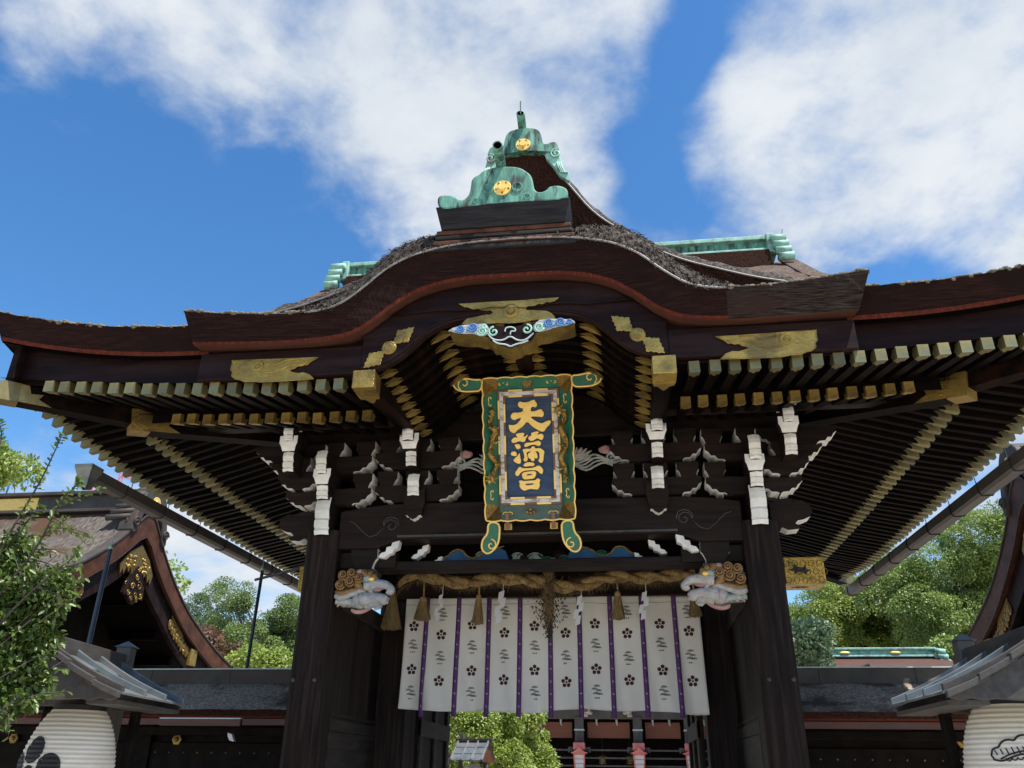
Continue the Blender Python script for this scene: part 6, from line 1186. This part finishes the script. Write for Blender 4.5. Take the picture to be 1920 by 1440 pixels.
for k in range(4): x = -hw_+.03+(2*hw_-.06)*k/3; bevel(MB().beam((x, -.43, zl+.03), (x, .0, zh+.03), .035, .04).build('roof_batten', 'copper', cs), .004)
MB().add([(-hw_, .42, zl), (hw_, .42, zl), (hw_, 0, zh), (-hw_, 0, zh)], [(0, 1, 2, 3)]).build('rear_slope', 'copper', cs); bevel(MB().box(-hw_-.03, hw_+.05, -.04, .04, zh, zh+.06).build('ridge_beam', 'oldwood', cs), .005)
MB().prism([(-.40, zl-.02), (.40, zl-.02), (0, zh-.02)], 'x', hw_-.06, hw_-.03).build('gable_board', 'brownwood', cs)
for s in (-1, 1): bevel(MB().box(s*(hw_-.12), s*(hw_-.05), -.05, .05, 0, zl+.05).build('stand_post', 'greywood', cs), .005)
bevel(MB().box(-hw_+.05, -hw_+.13, .0, .08, zl, zh+.16).build('end_post', 'greywood', cs), .005)
b = MB(); b.lathe([(.05, .02), (.14, 0), (.19, -.08), (.21, -.2), (.21, -.4), (.19, -.52), (.12, -.6)], (.0, 0, zl-.07), 24); b.build('white_lantern', 'lpaper', cs, True)
# ------------------------------------------------------------ trees
def leaf_cloud(lobes, n, size, shell=.55, droop=.25, seed=1, clump=7, flat=.6, puff=None, per=None):
    """leaf quads gathered in rounded puffs over the volume of several lobes (centre, radii)"""
    g = np.random.default_rng(seed); vol = np.array([r[0]*r[1]*r[2] for c, r in lobes])**(2/3); vol /= vol.sum(); rp = puff or size*3.4; npf = max(8, n//(per or 140))
    li = g.choice(len(lobes), npf, p=vol); C = np.array([lobes[i][0] for i in li]); Rr = np.array([lobes[i][1] for i in li])
    d = g.normal(size=(npf, 3)); d /= np.linalg.norm(d, axis=1)[:, None]; rad = shell+(1.05-shell)*g.random(npf)**.6; PC = C+d*Rr*rad[:, None]; PR = rp*(.6+.8*g.random(npf)); pt = .25+.4*g.random(npf)
    k = g.integers(0, npf, n); e = g.normal(size=(n, 3)); e[:, 2] += .35; e += d[k]*.45; e /= np.linalg.norm(e, axis=1)[:, None]
    P = PC[k]+e*PR[k][:, None]*(.55+.5*g.random(n)**.5)[:, None]*np.array([1, 1, flat+.2]); tone = pt[k]+.18*g.normal(size=n)
    ax = g.normal(size=P.shape)*.6+e*.6; ax[:, 2] -= droop; ax /= np.linalg.norm(ax, axis=1)[:, None]
    nn = e*.9+g.normal(size=P.shape)*.45; nn[:, 2] += .5; sd_ = np.cross(nn, ax); sd_ /= np.linalg.norm(sd_, axis=1)[:, None]+1e-9; up_ = np.cross(ax, sd_)
    L = size*(.7+.6*g.random(len(P)))[:, None]; w = L*.30
    V = np.stack([P, P+ax*L*.45+sd_*w-up_*L*.06, P+ax*L, P+ax*L*.45-sd_*w-up_*L*.06], 1)
    return V, np.clip(tone, 0, 1)
def limbs(b, base, top, r, lobes, g, n=3):
    b.tube([tuple(np.array(base)*(1-t)+np.array(top)*t+np.array([.12*math.sin(t*5), .1*math.cos(t*4), 0])*r*4*t) for t in np.linspace(0, 1, 7)], [r*(1.25-.75*t) for t in np.linspace(0, 1, 7)], 8)
    for c, rr in lobes:
        c = np.array(c); t0 = g.uniform(.35, .85); p0 = np.array(base)*(1-t0)+np.array(top)*t0
        for k in range(n):
            e = c+g.normal(size=3)*np.array(rr)*.45; m = (p0+e)/2+g.normal(size=3)*.15*np.linalg.norm(e-p0)*.4+np.array([0, 0, .1]); b.tube([tuple(p0), tuple((p0+m)/2+g.normal(size=3)*.04), tuple(m), tuple(e)], [r*.45, r*.34, r*.22, r*.06], 5)
def tree(name, label, base, lobes, n, size, mats, seed, trunk_r=.2, group=None, shell=.55, clump=7, flat=.6, droop=.25, puff=None, per=None):
    g = np.random.default_rng(seed); t = thing(name, label, 'tree', base, 0, group); top = np.mean([c for c, r in lobes], 0)
    lb = [((c[0]-base[0], c[1]-base[1], c[2]-base[2]), r) for c, r in lobes]; b = MB(); limbs(b, (0, 0, 0), tuple(top-np.array(base)), trunk_r, lb, g); b.build('trunk', 'bark', t, True)
    V, tone = leaf_cloud(lb, n, size, shell, droop, seed, clump, flat, puff, per); quads('crown', V, 4, mats, t, tone); return t
def lobes_px(rows, Y, ry=None):
    """rows of (world x, world z, radius)"""
    return [((x, Y+dy, z), (r, (ry or r), r*.85)) for x, z, r, dy in rows]
def gen(cs, Y, k=1.): return [((c[0], Y+(i*37 % 7-3)*.5*k, c[1]), (r*k, r*k, r*k*.82)) for i, (c, r) in enumerate(cs)]
G2 = 'trees behind the right corridor'; G1 = 'trees behind the left hall'
big = list(zip([(16.939, 10.891), (15.069, 9.599), (17.480, 9.325), (13.774, 9.980), (12.681, 9.041), (15.568, 7.733), (17.213, 7.268), (13.795, 7.749), (14.210, 6.509), (16.309, 6.171)], (1.5, 1.8, 1.7, 1.2, 1.1, 2.0, 1.7, 1.4, 1.3, 1.6)))
tree('broadleaf_tree', 'tall dark camphor tree with bare slanting limb beside the right hall gable', (big[5][0][0]+.6, 30, 0), gen(big, 30), 210000, .10, 'leafm', 11, .35, G2, .62, 14, .6, .25, .68, 800)
lgt = list(zip([(10.399, 8.558), (11.554, 9.451), (12.105, 8.160), (13.237, 8.914), (10.983, 7.413), (13.509, 7.646), (12.434, 7.156), (9.764, 7.672), (14.437, 8.646)], (1.4, 1.1, 1.5, 1.2, 1.3, 1.4, 1.3, 1.2, 1.1)))
tree('broadleaf_tree', 'bright yellow green rounded tree behind the green ridged roof', (lgt[4][0][0], 34, 0), gen(lgt, 34), 150000, .10, 'leafy', 12, .3, G2, .62, 12, .6, .25, .66, 750)
pin = list(zip([(5.835, 5.036), (6.042, 4.746), (5.784, 4.460), (6.217, 4.459)], (.42, .38, .40, .35)))
tree('pine_tree', 'blue green pine top peeking beside the right post', (pin[2][0][0], 16, 0), gen(pin, 16, .9), 9000, .12, 'leafb', 13, .1, None, .2, 8, .5, -.3)
rt_ = list(zip([(13.416, 5.822), (13.580, 6.126)], (.45, .35))); tree('small_tree', 'small bright shrub by the end of the green ridge', (rt_[0][0][0], 27, 0), gen(rt_, 27, .9), 3000, .14, 'leafm', 14, .06)
l1 = list(zip([(-22.726, 9.207), (-22.853, 8.181), (-21.788, 8.464), (-23.713, 8.479)], (1.3, 1.2, 1.1, 1.0)))
tree('broadleaf_tree', 'dark blue green tree beside the thatched gable', (l1[1][0][0], 36, 0), gen(l1, 36), 45000, .11, 'leafb', 15, .2, G1, .5, 9, .6, .25, .5, 500)
l2 = list(zip([(-18.720, 9.454), (-18.930, 8.108), (-17.569, 8.629), (-16.646, 8.221), (-17.061, 7.175), (-16.024, 8.881), (-15.700, 7.557), (-18.200, 7.182), (-16.138, 6.656)], (.9, 1.0, 1.0, 1.1, 1.2, .9, 1.1, 1.0, 1.0)))
tree('broadleaf_tree', 'open green tree with sky gaps behind the corridor pole', (l2[4][0][0], 32, 0), gen(l2, 32), 70000, .10, 'leafd', 16, .22, G1, .5, 12, .6, .25, .5, 500)
l3 = list(zip([(-15.830, 8.060), (-15.554, 7.757), (-16.044, 8.365)], (.34, .28, .24))); tree('slender_tree', 'sparse light green treetop above the curve of the left gable', (l3[0][0][0], 20, 0), gen(l3, 20, .9), 700, .16, 'leafm', 17, .05, None, .1, 5)
l4 = list(zip([(-16.439, 6.141), (-16.868, 6.477), (-16.015, 5.809)], (.6, .5, .5))); tree('shrub', 'reddish leaved tree at the foot of the left gable', (l4[0][0][0], 26, 0), gen(l4, 26, .9), 5000, .16, 'leafr', 18, .06, None, .3, 7)
l5 = list(zip([(-13.527, 5.355), (-12.957, 5.313), (-13.963, 5.254)], (.5, .45, .4))); tree('shrub', 'low yellow green shrub above the corridor ridge', (l5[0][0][0], 24, 0), gen(l5, 24, .9), 4500, .15, 'leafy', 19, .06, None, .3, 7)
l6 = list(zip([(-22.179, 11.386), (-23.147, 11.959), (-21.974, 11.810)], (.9, .9, .6))); tree('broadleaf_tree', 'light green tree beyond the left hall ridge', (l6[0][0][0], 18, 0), gen(l6, 18, .9), 7000, .18, 'leafy', 20, .15, None, .3, 8)
# court trees under the curtain
c1 = list(zip([(-2.788, 2.596), (-2.228, 2.792), (-2.359, 2.218), (-1.734, 2.413), (-2.007, 1.909), (-2.939, 2.919), (-1.526, 1.852), (-3.508, 2.851), (-2.350, 1.720), (-1.737, 2.859)], (.52, .5, .6, .42, .55, .5, .45, .4, .6, .35)))
tree('court_tree', 'sunlit bright green tree filling the court under the curtain', (c1[2][0][0], 14, 0), gen(c1, 14, .82), 42000, .075, 'leafy', 21, .10, None, .3, 8)
c2 = list(zip([(-4.364, 2.576), (-4.454, 3.089), (-4.210, 2.003), (-4.277, 1.719)], (.45, .4, .5, .5))); tree('court_tree', 'pale yellow leaved tree beside the open door leaf', (c2[0][0][0], 17, 0), gen(c2, 17, .9), 14000, .085, 'leafy', 22, .08, None, .3, 7)
ob_ = thing('offering_board', 'orange board of hanging charms glimpsed through the court tree', 'board', (c1[4][0][0]+.15, 15.2, 0)); bevel(MB().box(-.35, .35, -.04, .04, .9, 2.9).build('board_panel', 'orange', ob_), .01)
for s in (-1, 1): MB().box(s*.35, s*.42, -.06, .06, 0, 3.0).build('board_post', 'greywood', ob_)
# ------------------------------------------------------------ near tree at the left, in front of the lantern stand
nt = thing('leafy_tree', 'near leafy tree with long arching twigs in front of the left lantern stand', 'tree', (-4.35, -3.5, 0))
YT = -3.5
TW = [[(-3.571, 1.931), (-3.426, 2.542), (-3.327, 3.136), (-3.212, 3.533), (-3.073, 3.771)], [(-3.727, 2.368), (-3.596, 3.064), (-3.567, 3.504), (-3.567, 3.756), (-3.555, 4.009)], [(-3.606, 2.029), (-3.306, 2.540), (-3.064, 2.938), (-2.887, 3.183), (-2.726, 3.355)], [(-3.571, 1.931), (-3.200, 2.330), (-2.959, 2.572), (-2.737, 2.766)],
      [(-3.491, 1.709), (-3.144, 2.029), (-2.946, 2.128), (-2.818, 2.345)], [(-3.653, 2.162), (-3.456, 2.759), (-3.303, 3.058), (-3.227, 3.291)], [(-3.469, 1.648), (-3.158, 1.837), (-2.963, 1.933), (-2.880, 2.030)], [(-3.665, 2.196), (-3.609, 3.104), (-3.664, 3.675), (-3.693, 3.935)], [(-3.548, 1.867), (-3.193, 2.434), (-2.931, 2.751), (-2.611, 2.892)]]
b = MB(); g = np.random.default_rng(5); LV = []; tone = []
b.tube([(0, 0, 0), (.03, .02, .7), (.10, 0, 1.3), (.2, .02, 1.9)], [.09, .08, .06, .03], 8)
def add_leaf(p, d, L, tn):
    d = d/np.linalg.norm(d); nv = np.array([g.normal()*.6, -.35+g.normal()*.5, .8]); s_ = np.cross(nv, d); s_ /= np.linalg.norm(s_)+1e-9; u_ = np.cross(d, s_); w = L*.26
    LV.append([p, p+d*L*.35+s_*w+u_*.10*L, p+d*L*.75+s_*w*.7+u_*.06*L, p+d*L-u_*.10*L, p+d*L*.75-s_*w*.7+u_*.06*L, p+d*L*.35-s_*w+u_*.10*L]); tone.append(tn)
for q, tw in enumerate(TW):
    pth = chaikin([(x+4.35, 0, z) for x, z in tw], 3, False); off = g.normal()*.18; n_ = len(pth)
    P = [np.array([x, off*(i/n_)+.03*math.sin(i*.3+q), z]) for i, (x, y, z) in enumerate(pth)]; b.tube([tuple(p) for p in P], [.013*(1-.82*i/n_) for i in range(n_)], 5)
    for i in range(2, n_):
        t = (P[i]-P[i-1])/np.linalg.norm(P[i]-P[i-1])
        for k in range(2 if i > n_*.35 else 1):
            sd_ = np.array([-t[2], 0, t[0]])*(1 if (i+k) % 2 else -1); dv = t*.6+sd_*.8+np.array([0, g.normal()*.4, -.25]); add_leaf(P[i]+g.normal(size=3)*.004, dv, g.uniform(.036, .060), .35+.4*g.random())
        if i < n_*.75 and q not in (0, 1, 7, 9) and i % 2 == 0:           # side twigs thick with leaves
            dv = np.array([g.normal()*.6+.3, g.normal()*.5, g.normal()*.5]); L = g.uniform(.12, .32); e = P[i]+dv/np.linalg.norm(dv)*L; b.tube([tuple(P[i]), tuple((P[i]+e)/2+[0, 0, .02]), tuple(e)], [.005, .004, .002], 4)
            for k in range(12): f = (k+1)/12; add_leaf(P[i]*(1-f)+e*f, dv/np.linalg.norm(dv)*.5+g.normal(size=3)*.6+[0, 0, -.25], g.uniform(.036, .060), .3+.5*g.random())
mass = list(zip([(-3.293, 2.757), (-3.088, 2.609), (-3.143, 2.399), (-3.011, 2.752), (-3.158, 2.194), (-2.974, 2.095), (-3.363, 2.982), (-3.386, 2.541), (-2.987, 2.397), (-3.077, 1.997), (-2.930, 2.679)], (.22, .20, .24, .14, .24, .14, .18, .3, .14, .15, .10)))
for (c, r) in mass:
    for k in range(int(15000*r*r)+60):
        d = g.normal(size=3); d /= np.linalg.norm(d); p = np.array([c[0]+4.35, .05, c[1]])+d*np.array([r, r*.9, r*.8])*g.random()**.4; add_leaf(p, g.normal(size=3)*.7+d*.5+[0, 0, -.45], g.uniform(.036, .060), np.clip(.35+.25*d[2]+.25*g.random(), 0, 1))  # shading put into leaf colour: lighter above, darker below in each clump
    for k in range(4): e = np.array([c[0]+4.35, 0, c[1]])+g.normal(size=3)*r*.6; s0 = np.array([.1, 0, 1.35]); b.tube([tuple(s0), tuple((s0+e)/2+g.normal(size=3)*.03), tuple(e)], [.014, .009, .003], 5)
b.build('trunk', 'bark', nt, True)
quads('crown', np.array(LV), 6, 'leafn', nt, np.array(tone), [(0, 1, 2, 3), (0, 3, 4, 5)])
